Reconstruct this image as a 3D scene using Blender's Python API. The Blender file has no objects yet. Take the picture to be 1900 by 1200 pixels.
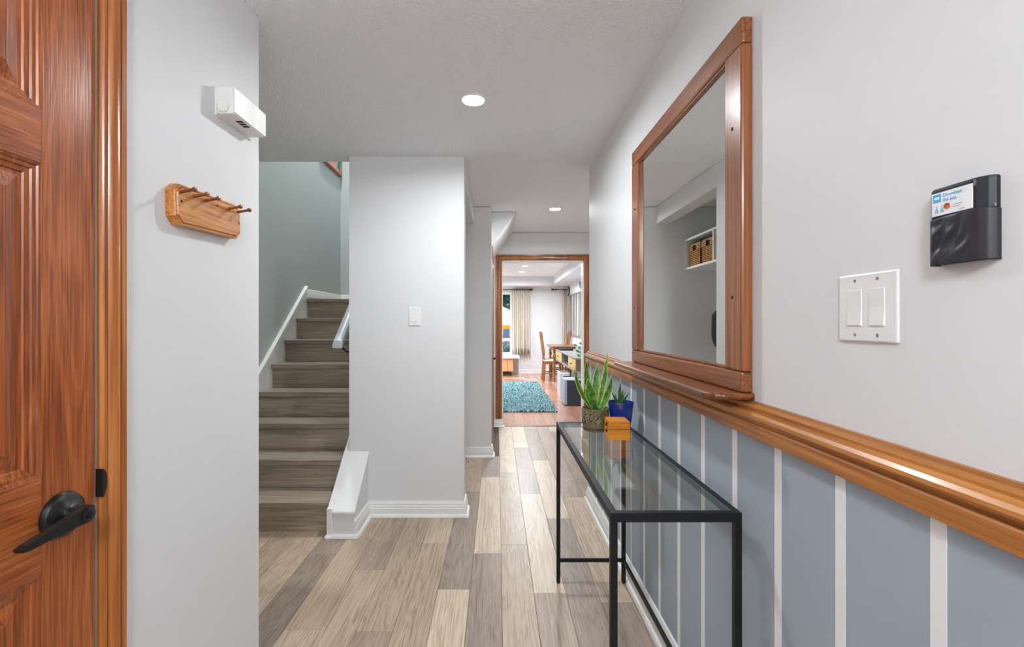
import bpy, bmesh, math, random
from mathutils import Vector, Matrix, noise
random.seed(7)
sc = bpy.context.scene
COL = sc.collection
R = math.radians

# ------------------------------------------------------------------ camera
H = 1.24                                   # eye height
cam_d = bpy.data.cameras.new('camera'); cam = bpy.data.objects.new('camera', cam_d); COL.objects.link(cam)
cam.location = (0, 0, H); cam.rotation_euler = (R(90), 0, 0)
cam_d.sensor_fit = 'HORIZONTAL'; cam_d.sensor_width = 36.0
cam_d.lens = 850 / 1900 * 36.0
cam_d.shift_x = (950 - 922) / 1900; cam_d.shift_y = (598 - 600) / 1900
cam_d.clip_start = 0.02; cam_d.clip_end = 200
sc.camera = cam

# ------------------------------------------------------------------ world, sun, exposure
w = bpy.data.worlds.new('sky'); sc.world = w; w.use_nodes = True
nt = w.node_tree; nt.nodes.clear()
sky = nt.nodes.new('ShaderNodeTexSky'); sky.sky_type = 'NISHITA'; sky.sun_disc = False
sky.sun_elevation = R(52); sky.sun_rotation = R(150)
bg = nt.nodes.new('ShaderNodeBackground'); bg.inputs['Strength'].default_value = 0.22
wo = nt.nodes.new('ShaderNodeOutputWorld')
nt.links.new(sky.outputs[0], bg.inputs[0]); nt.links.new(bg.outputs[0], wo.inputs[0])
sun_d = bpy.data.lights.new('sun', 'SUN'); sun_d.energy = 7.0; sun_d.angle = R(0.6); sun_d.color = (1, .95, .87)
sun = bpy.data.objects.new('sun', sun_d); COL.objects.link(sun)
sun.rotation_euler = Vector((0.17, -0.62, -0.95)).to_track_quat('-Z', 'Y').to_euler()
sc.view_settings.view_transform = 'Standard'; sc.view_settings.look = 'None'
sc.view_settings.gamma = 1.0; sc.view_settings.use_curve_mapping = False
sc.view_settings.exposure = 0.74
sc.cycles.max_bounces = 14; sc.cycles.diffuse_bounces = 8; sc.cycles.glossy_bounces = 6
sc.cycles.transparent_max_bounces = 16
FILL_W = 33.0                              # watts of the added fill lamp behind the camera
POT_W = 10.2                                # watts of each recessed lamp in the hall

# ------------------------------------------------------------------ helpers
W = {}                                      # world offset of every linked object
def lin(r, g, b):
    f = lambda c: (c/255/12.92) if c <= 10 else (((c/255)+.055)/1.055)**2.4
    return (f(r), f(g), f(b), 1.0)

class MB:
    def __init__(s): s.v = []; s.f = []; s.m = []; s.mi = 0
    def add(s, vs, fs):
        o = len(s.v); s.v += [tuple(p) for p in vs]
        for f in fs: s.f.append(tuple(i+o for i in f)); s.m.append(s.mi)
        return s
    def box(s, x0, x1, y0, y1, z0, z1, b=0.0):
        if b <= 0:
            vs = [(x0,y0,z0),(x1,y0,z0),(x1,y1,z0),(x0,y1,z0),(x0,y0,z1),(x1,y0,z1),(x1,y1,z1),(x0,y1,z1)]
            return s.add(vs, [(3,2,1,0),(4,5,6,7),(0,1,5,4),(1,2,6,5),(2,3,7,6),(3,0,4,7)])
        bm = bmesh.new()
        bmesh.ops.create_cube(bm, size=1.0, matrix=Matrix.Translation(((x0+x1)/2,(y0+y1)/2,(z0+z1)/2)) @ Matrix.Diagonal((x1-x0,y1-y0,z1-z0,1)))
        bmesh.ops.bevel(bm, geom=bm.edges[:], offset=b, segments=2, profile=.5, affect='EDGES', clamp_overlap=True)
        bm.verts.index_update()
        s.add([v.co[:] for v in bm.verts], [[v.index for v in f.verts] for f in bm.faces]); bm.free()
        return s
    def lathe(s, prof, n=24, M=None, caps=True):
        M = M or Matrix()
        vs = []; fs = []
        for (r, h) in prof:
            for i in range(n):
                a = 2*math.pi*i/n
                vs.append(M @ Vector((r*math.cos(a), r*math.sin(a), h)))
        for j in range(len(prof)-1):
            for i in range(n):
                k = (i+1) % n
                fs.append((j*n+i, j*n+k, (j+1)*n+k, (j+1)*n+i))
        if caps:
            fs.append(tuple(range(n-1, -1, -1))); fs.append(tuple((len(prof)-1)*n+i for i in range(n)))
        return s.add(vs, fs)
    def tube(s, pts, r, n=8, caps=True):
        pts = [Vector(p) for p in pts]; vs = []; fs = []
        rr = r if isinstance(r, (list, tuple)) else [r]*len(pts)
        up = Vector((0, 0, 1))
        for i, p in enumerate(pts):
            t = (pts[min(i+1, len(pts)-1)] - pts[max(i-1, 0)]).normalized()
            a = t.cross(up)
            if a.length < 1e-3: a = t.cross(Vector((1, 0, 0)))
            a.normalize(); b = a.cross(t)
            for k in range(n):
                q = 2*math.pi*k/n
                vs.append(p + a*rr[i]*math.cos(q) + b*rr[i]*math.sin(q))
        for i in range(len(pts)-1):
            for k in range(n):
                m = (k+1) % n
                fs.append((i*n+k, i*n+m, (i+1)*n+m, (i+1)*n+k))
        if caps:
            fs.append(tuple(range(n-1, -1, -1))); fs.append(tuple((len(pts)-1)*n+k for k in range(n)))
        return s.add(vs, fs)
    def prism(s, poly, a, b, axis='X'):
        n = len(poly)
        mp = {'X': lambda u, v, t: (t, u, v), 'Y': lambda u, v, t: (u, t, v), 'Z': lambda u, v, t: (u, v, t)}[axis]
        vs = [mp(u, v, a) for u, v in poly] + [mp(u, v, b) for u, v in poly]
        fs = [tuple(range(n-1, -1, -1)), tuple(range(n, 2*n))] + [(i, (i+1) % n, n+(i+1) % n, n+i) for i in range(n)]
        return s.add(vs, fs)
    def sweep(s, prof, path, mp=None):
        """prof: (offset to the right of the path, rise); path: 2-D points, mitred."""
        mp = mp or (lambda u, v, t: (u, v, t))
        P = [Vector(p) for p in path]; N = []
        for i in range(len(P)-1):
            d = (P[i+1]-P[i]).normalized(); N.append(Vector((d.y, -d.x)))
        vs = []; fs = []; n = len(prof)
        for i, p in enumerate(P):
            a = N[max(i-1, 0)]; b = N[min(i, len(N)-1)]
            m = (a+b)/(1+a.dot(b))
            for (o, h) in prof:
                q = p + m*o; vs.append(mp(q.x, q.y, h))
        for i in range(len(P)-1):
            for k in range(n):
                l = (k+1) % n
                fs.append((i*n+k, (i+1)*n+k, (i+1)*n+l, i*n+l))
        fs.append(tuple(range(n))); fs.append(tuple((len(P)-1)*n+k for k in range(n-1, -1, -1)))
        return s.add(vs, fs)
    def mesh(s, name, mats, smooth=None):
        me = bpy.data.meshes.new(name); me.from_pydata(s.v, [], s.f)
        if not isinstance(mats, (list, tuple)): mats = [mats]
        for m in mats: me.materials.append(m)
        if len(mats) > 1: me.polygons.foreach_set('material_index', s.m)
        bm = bmesh.new(); bm.from_mesh(me); bmesh.ops.recalc_face_normals(bm, faces=bm.faces[:]); bm.to_mesh(me); bm.free()
        if smooth is not None:
            me.polygons.foreach_set('use_smooth', [True]*len(me.polygons))
            me.set_sharp_from_angle(angle=R(smooth))
        return me

def link(o, parent=None, local=False):
    COL.objects.link(o)
    if parent is not None:
        o.parent = parent
        if local: W[o.name] = W[parent.name]
        else: o.location = -W[parent.name]; W[o.name] = Vector((0, 0, 0))
    else: W[o.name] = Vector(o.location)
    return o
def obj(name, mb, mat, parent=None, smooth=None, local=False, label=None):
    me = mb if isinstance(mb, bpy.types.Mesh) else mb.mesh(name, mat, smooth)
    o = bpy.data.objects.new(name, me); link(o, parent, local)
    if label: o['label'] = label
    return o
def tag(o, label, cat, group=None):
    o['label'] = label; o['category'] = cat
    if group: o['group'] = group
    return o
def thing(name, label, cat, loc, group=None, rz=0):
    o = bpy.data.objects.new(name, None); o.location = loc; o.rotation_euler = (0, 0, rz); o.empty_display_size = .05
    link(o); W[o.name] = Vector(loc)
    return tag(o, label, cat, group)
def struct(name, mb, mat, label=None, smooth=None):
    o = obj(name, mb, mat, None, smooth); o['kind'] = 'structure'
    if label: o['label'] = label
    return o
def struct_root(name, loc, label=None):
    o = bpy.data.objects.new(name, None); o.location = loc; o.empty_display_size = .05
    link(o); o['kind'] = 'structure'
    if label: o['label'] = label
    return o
def copy_tree(src, loc, label=None, rz=None):
    kids = list(src.children)
    c = src.copy(); COL.objects.link(c); c.location = loc
    if rz is not None: c.rotation_euler = (0, 0, rz)
    if label: c['label'] = label
    for k in kids:
        d = k.copy(); COL.objects.link(d); d.parent = c
        for g in k.children:
            e = g.copy(); COL.objects.link(e); e.parent = d
    return c

# ------------------------------------------------------------------ materials
def mat(name, col, rough=.5, metal=0, bump=None, spec=.5, emit=None, estr=0, coat=0, vary=0):
    m = bpy.data.materials.new(name); m.use_nodes = True; t = m.node_tree; b = t.nodes['Principled BSDF']
    b.inputs['Base Color'].default_value = col; b.inputs['Roughness'].default_value = rough; b.inputs['Metallic'].default_value = metal
    b.inputs['Specular IOR Level'].default_value = spec; b.inputs['Coat Weight'].default_value = coat; b.inputs['Coat Roughness'].default_value = .12
    if emit: b.inputs['Emission Color'].default_value = emit; b.inputs['Emission Strength'].default_value = estr
    if vary:
        tc = t.nodes.new('ShaderNodeTexCoord'); nz = t.nodes.new('ShaderNodeTexNoise'); nz.inputs['Scale'].default_value = 3.0; nz.inputs['Detail'].default_value = 5
        mx = t.nodes.new('ShaderNodeMix'); mx.data_type = 'RGBA'
        mx.inputs[6].default_value = tuple(c*(1-vary) for c in col[:3])+(1,); mx.inputs[7].default_value = tuple(min(1, c*(1+vary)) for c in col[:3])+(1,)
        t.links.new(tc.outputs['Object'], nz.inputs['Vector']); t.links.new(nz.outputs['Fac'], mx.inputs[0]); t.links.new(mx.outputs[2], b.inputs['Base Color'])
    if bump:
        sc_, st, dist = bump
        tc = t.nodes.new('ShaderNodeTexCoord'); nz = t.nodes.new('ShaderNodeTexNoise'); nz.inputs['Scale'].default_value = sc_; nz.inputs['Detail'].default_value = 3
        bp = t.nodes.new('ShaderNodeBump'); bp.inputs['Strength'].default_value = st; bp.inputs['Distance'].default_value = dist
        t.links.new(tc.outputs['Object'], nz.inputs['Vector']); t.links.new(nz.outputs['Fac'], bp.inputs['Height']); t.links.new(bp.outputs[0], b.inputs['Normal'])
    return m

def wood(name, dark, mid, light, axis='Z', scale=1.0, rough=.35, coat=0.0, bump=.15, tint=False, ring=14, spec=.5, fine=120, amp=.07, lo=.34, hi=.68):
    """grain stretched along AXIS; every object gets its own stretch of it."""
    m = bpy.data.materials.new(name); m.use_nodes = True; t = m.node_tree; b = t.nodes['Principled BSDF']; L = t.links.new
    N = t.nodes.new
    tc = N('ShaderNodeTexCoord'); oi = N('ShaderNodeObjectInfo')
    mul = N('ShaderNodeMath'); mul.operation = 'MULTIPLY'; mul.inputs[1].default_value = 17.0; L(oi.outputs['Random'], mul.inputs[0])
    ad = N('ShaderNodeVectorMath'); ad.operation = 'ADD'; L(tc.outputs['Object'], ad.inputs[0]); L(mul.outputs[0], ad.inputs[1])
    mp = N('ShaderNodeMapping'); s = [scale]*3; s['XYZ'.index(axis)] = scale*.09; mp.inputs['Scale'].default_value = s; L(ad.outputs[0], mp.inputs['Vector'])
    n1 = N('ShaderNodeTexNoise'); n1.inputs['Scale'].default_value = 9; n1.inputs['Detail'].default_value = 4; n1.inputs['Distortion'].default_value = .6; L(mp.outputs[0], n1.inputs['Vector'])
    # cathedral rings: sine of a slow noise
    rg = N('ShaderNodeMath'); rg.operation = 'MULTIPLY'; rg.inputs[1].default_value = ring*4; L(n1.outputs['Fac'], rg.inputs[0])
    sn = N('ShaderNodeMath'); sn.operation = 'SINE'; L(rg.outputs[0], sn.inputs[0])
    mpf = N('ShaderNodeMapping'); s2 = [scale]*3; s2['XYZ'.index(axis)] = scale*.022; mpf.inputs['Scale'].default_value = s2; L(ad.outputs[0], mpf.inputs['Vector'])
    n2 = N('ShaderNodeTexNoise'); n2.inputs['Scale'].default_value = fine; n2.inputs['Detail'].default_value = 3; L(mpf.outputs[0], n2.inputs['Vector'])
    n3 = N('ShaderNodeTexNoise'); n3.inputs['Scale'].default_value = 4; n3.inputs['Detail'].default_value = 2; L(mp.outputs[0], n3.inputs['Vector'])
    m1 = N('ShaderNodeMath'); m1.operation = 'MULTIPLY_ADD'; m1.inputs[1].default_value = amp; L(sn.outputs[0], m1.inputs[0]); L(n2.outputs['Fac'], m1.inputs[2])
    m2 = N('ShaderNodeMath'); m2.operation = 'MULTIPLY_ADD'; m2.inputs[1].default_value = .45; L(n3.outputs['Fac'], m2.inputs[0]); L(m1.outputs[0], m2.inputs[2])
    m3 = N('ShaderNodeMath'); m3.operation = 'MULTIPLY'; m3.inputs[1].default_value = .69; L(m2.outputs[0], m3.inputs[0])
    cr = N('ShaderNodeValToRGB'); e = cr.color_ramp.elements
    e[0].position = lo; e[0].color = dark; e[1].position = hi; e[1].color = light
    k = cr.color_ramp.elements.new(.5); k.color = mid
    L(m3.outputs[0], cr.inputs[0])
    out = cr.outputs[0]
    if tint:                                    # each piece carries its own stain
        mx = N('ShaderNodeMix'); mx.data_type = 'RGBA'; mx.blend_type = 'MULTIPLY'; mx.inputs[0].default_value = 1
        L(out, mx.inputs[6]); L(oi.outputs['Color'], mx.inputs[7]); out = mx.outputs[2]
    L(out, b.inputs['Base Color'])
    b.inputs['Roughness'].default_value = rough; b.inputs['Coat Weight'].default_value = coat; b.inputs['Coat Roughness'].default_value = .15
    b.inputs['Specular IOR Level'].default_value = spec
    bp = N('ShaderNodeBump'); bp.inputs['Strength'].default_value = bump; bp.inputs['Distance'].default_value = .002
    L(m3.outputs[0], bp.inputs['Height']); L(bp.outputs[0], b.inputs['Normal'])
    return m

def glass(name, tint, refl=1.0, rough=0.0):
    m = bpy.data.materials.new(name); m.use_nodes = True; t = m.node_tree; t.nodes.clear(); L = t.links.new
    o = t.nodes.new('ShaderNodeOutputMaterial'); mx = t.nodes.new('ShaderNodeMixShader')
    tr = t.nodes.new('ShaderNodeBsdfTransparent'); tr.inputs[0].default_value = tint
    gl = t.nodes.new('ShaderNodeBsdfGlossy'); gl.inputs['Roughness'].default_value = rough
    fr = t.nodes.new('ShaderNodeFresnel'); fr.inputs[0].default_value = 1.5
    ml = t.nodes.new('ShaderNodeMath'); ml.operation = 'MULTIPLY'; ml.inputs[1].default_value = refl
    ge = t.nodes.new('ShaderNodeNewGeometry'); io = t.nodes.new('ShaderNodeMapRange'); io.inputs[3].default_value = 1.5; io.inputs[4].default_value = 1/1.5   # same reflectance on both faces of the sheet
    L(ge.outputs['Backfacing'], io.inputs[0]); L(io.outputs[0], fr.inputs[0])
    L(fr.outputs[0], ml.inputs[0]); L(ml.outputs[0], mx.inputs[0]); L(tr.outputs[0], mx.inputs[1]); L(gl.outputs[0], mx.inputs[2]); L(mx.outputs[0], o.inputs[0])
    return m

M_wall = mat('wall_paint', (.715, .718, .724, 1), .55, bump=(220, .06, .002), spec=.3)
M_stair_wall = mat('stair_wall_paint', (.47, .492, .485, 1), .6, bump=(220, .05, .002), spec=.25)
M_far_wall = mat('far_room_paint', (.77, .79, .815, 1), .55, spec=.3)
M_ceil = mat('stippled_ceiling', (.90, .91, .93, 1), .85, bump=(110, 1.0, .012), spec=.2)
M_ceil2 = mat('smooth_ceiling', (.84, .845, .855, 1), .8, bump=(110, .4, .008), spec=.2)
M_ceil3 = mat('far_ceiling', (.85, .87, .89, 1), .8)
M_white = mat('white_trim_paint', (.80, .80, .785, 1), .35, bump=(60, .05, .002))
M_plastic = mat('white_plastic', (.80, .80, .80, 1), .3)
M_chime = mat('aged_white_plastic', (.78, .77, .74, 1), .4)
M_blue = mat('slate_blue_wall_paint', (.345, .41, .475, 1), .5, bump=(200, .12, .002), spec=.35, vary=.05)
M_stripe = mat('white_stripe_paint', (.82, .835, .84, 1), .5)
M_dark = mat('dark_slot', (.008, .008, .008, 1), .8)
M_black = mat('black_metal', (.008, .009, .011, 1), .5, spec=.3)
M_blackp = mat('black_lever_metal', (.008, .009, .010, 1), .3)
M_grey = mat('grey_metal', (.35, .35, .35, 1), .35, 1)
M_screw = mat('screw_metal', (.5, .5, .5, 1), .3, 1)
M_door = wood('stained_fir_door', lin(112, 54, 22), lin(158, 82, 36), lin(188, 110, 58), 'Z', 1.6, .3, .2, .25, ring=12, fine=170, amp=.10, lo=.30, hi=.72)
M_door_h = wood('stained_fir_rail', lin(112, 54, 22), lin(158, 82, 36), lin(188, 110, 58), 'Y', 1.6, .3, .2, .25, ring=12, fine=170, amp=.10, lo=.30, hi=.72)
M_casing = wood('honey_casing', lin(142, 74, 24), lin(176, 102, 42), lin(200, 130, 66), 'Z', 1.0, .25, .3, .08, ring=3)
M_rail = wood('honey_chair_rail', lin(142, 84, 34), lin(182, 118, 56), lin(206, 148, 84), 'Y', .8, .34, .1, .06, ring=2)
M_frame = wood('brown_mirror_frame', lin(92, 48, 20), lin(138, 78, 36), lin(162, 100, 54), 'Z', 1.0, .28, .25, .08, ring=3)
M_frame_h = wood('brown_mirror_rail', lin(92, 48, 20), lin(138, 78, 36), lin(162, 100, 54), 'Y', 1.0, .28, .25, .08, ring=3)
M_rack = wood('oak_peg_board', lin(150, 84, 30), lin(196, 126, 58), lin(214, 150, 84), 'Y', 2.2, .35, .15, .1, ring=8)
M_peg = wood('walnut_peg', lin(90, 45, 18), lin(130, 70, 30), lin(150, 88, 44), 'X', 2.0, .35)
M_plank = wood('vinyl_plank', (.46, .42, .39, 1), (.80, .77, .745, 1), (1, .985, .965, 1), 'Y', 1.5, .36, 0, .15, tint=True, ring=18, fine=170, amp=.10, lo=.30, hi=.72)
M_lam = wood('cherry_laminate', (.70, .66, .62, 1), (.88, .86, .84, 1), (1, 1, 1, 1), 'Y', 1.2, .18, 0, .03, tint=True, ring=4)
M_tread = wood('grey_oak_stair', lin(110, 98, 87), lin(147, 132, 118), lin(173, 157, 142), 'X', 1.3, .38, 0, .1, ring=5)
M_riser = wood('grey_oak_riser', lin(126, 112, 99), lin(161, 145, 129), lin(186, 169, 153), 'X', 1.3, .45, 0, .1, ring=5)
M_fcase = wood('brown_door_casing', lin(104, 54, 24), lin(150, 88, 46), lin(176, 112, 64), 'Z', 1.0, .3, .2, .06, ring=3)
M_chair = wood('chair_oak', lin(104, 62, 30), lin(148, 96, 54), lin(172, 120, 76), 'Z', 2.0, .35, .1, .06, ring=4)
M_bench = wood('cedar_board', lin(190, 130, 84), lin(218, 162, 112), lin(232, 184, 138), 'Z', 1.6, .4, 0, .06, ring=4)
M_box = wood('amber_trinket_box', lin(196, 110, 8), lin(220, 138, 18), lin(234, 158, 40), 'X', 2.0, .4, .1, .06, ring=3)
M_mirror = mat('mirror_silver', (.93, .95, .92, 1), .0, 1)
M_glass = glass('table_glass', (.965, .985, .975, 1), 1.0)
M_glass_edge = mat('glass_edge', (.03, .16, .12, 1), .1)
M_pane = glass('window_glass', (.97, .98, .98, 1), .8)

# ------------------------------------------------------------------ the hall: floor of single planks
CZ = 2.305
fl = struct('floor', MB().box(-1.9, 1.9, -1.6, 5.47, -.05, -.0085), mat('subfloor', (.12, .09, .07, 1), .8), 'grey brown plank floor of the hall')
PW = .147
pl_me = MB().box(-PW/2+.0006, PW/2-.0006, -.5, .5, -.008, 0, .0007).mesh('plank', M_plank)
TONES = [(196, 176, 153), (210, 190, 167), (224, 205, 181), (182, 163, 146), (168, 151, 138), (203, 183, 161)]
FIX = {0: (2.13, 2, 4), 1: (2.46, 4, 2), 2: (2.558, 0, 5), 3: (2.10, 3, 2), -1: (2.574, 0, 1), 4: (2.9, 4, 2), 5: (2.03, 4, 1), -2: (1.84, 3, 0), -3: (2.3, 5, 3), -4: (1.85, 1, 0), -5: (2.45, 4, 4), -6: (2.1, 2, 5)}
for k in range(-11, 14):
    x0 = -.272 + PW*k; x1 = x0+PW; xc = (x0+x1)/2
    ylo, yhi = -1.59, 5.465
    if xc < -.95: yhi = 2.72
    elif xc < -.83: yhi = 2.95
    elif xc < -.05: yhi = 4.24
    if xc > .66: ylo = 3.19
    if xc < -.84: ylo = 1.5
    cx0, cx1 = max(x0, -1.785), min(x1, 1.75)
    if cx1-cx0 < .01: continue
    j, near_t, far_t = FIX.get(k, (1.5+random.random()*1.2, random.randrange(6), random.randrange(6)))
    y = j-1.22*3; i = -3
    while y < yhi:
        a, b = max(y, ylo), min(y+1.22, yhi)
        if b-a > .03:
            o = bpy.data.objects.new('plank', pl_me); link(o, fl, True)
            o.scale = ((cx1-cx0)/PW, (b-a)-.0012, 1); o.location = ((cx0+cx1)/2, (a+b)/2, 0)
            tn = near_t if i == -1 else far_t if i == 0 else random.randrange(6)
            c = lin(*TONES[tn]); o.color = c
        y += 1.22; i += 1

# ------------------------------------------------------------------ walls
wl = MB().box(-.957, -.837, .985, 1.61, 0, CZ).box(-.957, -.837, -1.6, .105, 0, CZ).box(-.957, -.837, .105, .985, 2.03, CZ).box(-1.9, -.957, 1.49, 1.61, 0, CZ)
struct('wall_left', wl, M_wall, 'pale grey wall beside the wooden entry door')
struct('wall_back', MB().box(-.957, .765, -1.72, -1.6, 0, CZ), M_wall)
col = MB().box(-.948, -.211, 2.94, 3.07, 0, CZ-.0005).box(-.948, -.83, 3.07, 4.23, 0, CZ-.0005).box(-.331, -.211, 3.07, 4.23, 2.15, CZ-.0005)
struct('wall_column', col, M_wall, 'pale grey wall block between the stairs and the hall')
struct('wall_upper', MB().box(-.948, -.83, 3.04, 4.35, CZ+.1, 4.8).box(-1.9, -.83, 2.92, 3.04, CZ+.1, 4.8), M_stair_wall)
struct('wall_closet', MB().box(-.95, -.05, 4.23, 4.35, 0, CZ-.0005), M_wall, 'grey wall end past the coat alcove')
side = MB().box(-.17, -.05, 4.35, 4.40, 0, CZ-.0005).box(-.17, -.05, 5.22, 5.45, 0, CZ-.0005).box(-.17, -.05, 4.40, 5.22, 1.98, CZ-.0005)
struct('wall_side', side, M_wall)
struct('wall_far', MB().box(-3.1, .058, 5.45, 5.57, 0, CZ-.0005).box(1.0355, 1.9, 5.45, 5.57, 0, CZ-.0005).box(.058, 1.0355, 5.45, 5.57, 1.977, CZ-.0005), M_wall, 'hall end wall around the wood cased doorway')
struct('wall_stair_left', MB().box(-1.9, -1.785, 1.61, 5.35, 0, 4.8), M_stair_wall, 'grey green wall rising beside the stairs')
struct('wall_stair_back', MB().box(-1.785, -.17, 5.23, 5.35, 0, 4.8), M_stair_wall)
struct('wall_stair_right', MB().box(-.30, -.17, 4.351, 5.229, CZ+.1, 4.8), M_stair_wall)
struct('wall_passage', MB().box(1.75, 1.87, 3.2, 5.449, 0, CZ-.0005).box(.766, 1.87, 3.08, 3.2, 0, CZ-.0005), M_wall)
# sloped soffit under the upper stair flight
struct('ceiling_soffit', MB().prism([(-.049, 1.98), (.185, CZ-.001), (-.049, CZ-.001)], 4.42, 5.449, 'Y'), M_wall, 'sloped plaster soffit beside the far doorway')
# right wall with its striped wainscot
wr = struct('wall_right', MB().box(.645, .765, -1.6, 3.2, 0, CZ-.0005), M_wall, 'pale grey wall with slate blue striped lower half')
obj('wainscot_panel', MB().box(.6415, .6448, -1.6, 3.2, .08, .975), M_blue, wr, label='slate blue painted lower wall')
for k in range(-12, 14):
    y = .665 + .19*k
    if -1.59 < y < 3.18: obj('painted_stripe', MB().box(.6407, .6416, y-.0125, y+.0125, .085, .975), M_stripe, wr)
# ceilings
cl = MB().box(-1.9, 1.9, -1.72, 3.04, CZ, CZ+.1)
struct('ceiling', cl, M_ceil, 'grey stippled ceiling of the entry hall')
struct('ceiling_far', MB().box(-.948, 1.9, 3.041, 5.57, CZ+.004, CZ+.1), M_ceil2, 'smoother ceiling over the far hall')
struct('ceiling_stairwell', MB().box(-1.9, -.17, 2.92, 5.35, 4.8, 4.9), M_ceil3)

# ------------------------------------------------------------------ baseboards and trims
BASE = [(0, 0), (.032, 0), (.031, .010), (.026, .016), (.018, .018), (.017, .052), (.014, .056), (.014, .066), (.011, .070), (.011, .082), (.008, .086), (.007, .094), (0, .095)]
def baseboard(name, path, label=None): return struct(name, MB().sweep(BASE, path), M_white, label, 35)
baseboard('baseboard_column', [(-.825, 2.645), (-.825, 2.94), (-.211, 2.94), (-.211, 3.069)], 'white ribbed baseboard round the wall block')
baseboard('baseboard_right', [(.76, 3.2), (.6415, 3.2), (.6415, -1.59)], 'white baseboard under the striped wall')
baseboard('baseboard_closet', [(-.829, 4.23), (-.05, 4.23), (-.05, 4.338)], 'white baseboard on the wall end')
baseboard('baseboard_far', [(-.045, 5.45), (.060, 5.45), (.060, 5.47)])
baseboard('baseboard_far_right', [(1.05, 5.45), (1.749, 5.45)])
# chair rail
RAIL = [(0, .959), (.020, .959), (.024, .962), (.024, .990), (.022, .993), (.017, .995), (.017, .998), (.026, 1.002), (.031, 1.008), (.031, 1.015), (.026, 1.021), (.018, 1.0235), (.014, 1.026), (.015, 1.031), (.013, 1.036), (.008, 1.038), (.006, 1.043), (0, 1.044)]
struct('trim_1', MB().sweep(RAIL, [(.70, 3.2), (.645, 3.2), (.645, -1.59)]), M_rail, 'honey coloured moulded wooden chair rail', 30)
# entry door casing (opening in the Y-Z plane of the left wall)
CAS = [(0, 0), (0, .005), (.004, .010), (.009, .011), (.012, .008), (.015, .014), (.021, .020), (.030, .021), (.037, .017), (.039, .013), (.041, .017), (.052, .018), (.054, .016), (.054, 0)]
ca = MB().sweep(CAS, [(.105, 0), (.105, 2.02), (.962, 2.02), (.962, 0)][::-1], lambda u, v, t: (-.837+t, u, v))
struct('trim_2', ca, M_casing, 'honey brown door casing of the entry door', 40)
struct('trim_3', MB().box(-.957, -.839, .962, .985, 0, 2.02).box(-.957, -.839, .105, .128, 0, 2.02).box(-.957, -.839, .105, .985, 2.0, 2.03), M_casing)
obj('weather_strip', MB().box(-.8535, -.8395, .9565, .9618, 0, 2.0), mat('grey_weather_strip', (.30, .28, .26, 1), .6), bpy.data.objects['trim_3'])
# strike plate on the casing edge
st = MB(); pts = [(.957+.011*math.sin(math.pi*i/12), .905-.029*math.cos(math.pi*i/12)) for i in range(13)]
st.prism([(p[0], p[1]) for p in pts], -.8385, -.8235, 'X')
obj('strike_plate', st, M_blackp, bpy.data.objects['trim_2'], label='black strike plate')
# far doorway casing
FC = [(0, 0), (0, .012), (.008, .014), (.012, .011), (.02, .016), (.045, .020), (.052, .016), (.056, .020), (.068, .020), (.070, .016), (.070, 0)]
ca = MB().sweep(FC, [(.058, .097), (.058, 1.977), (1.0355, 1.977), (1.0355, .097)][::-1], lambda u, v, t: (u, 5.45-t, v))
struct('trim_4', ca, M_fcase, 'brown wooden casing of the far doorway', 40)
struct('trim_5', MB().box(.0581, .07, 5.45, 5.575, 0, 1.976).box(1.023, 1.0354, 5.45, 5.575, 0, 1.976).box(.058, 1.0355, 5.45, 5.575, 1.965, 1.9769), M_white, 'white jamb lining of the far doorway')
struct('trim_6', MB().prism([(5.462, 0), (5.466, .006), (5.485, .008), (5.505, .006), (5.51, 0)], .07, 1.023, 'X'), mat('dark_threshold', lin(92, 74, 62), .4), 'dark threshold strip in the far doorway')
# side door in the far hall
sd = struct_root('door_2', (-.06, 4.8, 0), 'white side door seen edge on in the far hall')
obj('door_leaf', MB().box(-.12, -.075, 4.41, 5.21, .01, 1.97), M_white, sd)
lv = MB().lathe([(.026, 0), (.026, .006), (.010, .010), (.010, .055)], 16, Matrix.Translation((-.075, 4.50, .885)) @ Matrix.Rotation(R(90), 4, 'Y')); lv.box(-.026, -.012, 4.49, 4.61, .877, .893, .003)
obj('lever_handle', lv, M_black, sd, 40)
struct('trim_7', MB().sweep([(0, 0), (0, .010), (.05, .014), (.05, 0)], [(4.40, 0), (4.40, 1.975), (5.22, 1.975), (5.22, 0)], lambda u, v, t: (-.05+t, u, v)), M_fcase, 'thin brown casing of the side door')

# ------------------------------------------------------------------ entry door (six panels)
dr = struct_root('door_1', (-.86, .13, 0), 'reddish brown six panel wooden entry door')
XF = -.8385; XB = -.882
def dbox(nm, y0, y1, z0, z1, m): return obj(nm, MB().box(XB, XF, y0, y1, z0, z1, .0012), m, dr)
YS = [(.252, .495), (.601, .844)]
ZS = [(.235, .777), (.954, 1.532), (1.633, 1.885)]
for y0, y1 in ((.844, .955), (.141, .252)): dbox('stile', y0, y1, .012, 1.995, M_door)
for z0, z1 in ((.012, .235), (.777, .954), (1.532, 1.633), (1.885, 1.995)): dbox('rail', .252, .844, z0, z1, M_door_h)
for z0, z1 in ZS: dbox('mullion', .495, .601, z0, z1, M_door)
loops = [(0, 0), (.004, -.001), (.006, -.004), (.012, -.005), (.014, -.008), (.022, -.0095), (.024, -.0125), (.030, -.013), (.056, -.0045), (.058, -.0035)]
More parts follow.
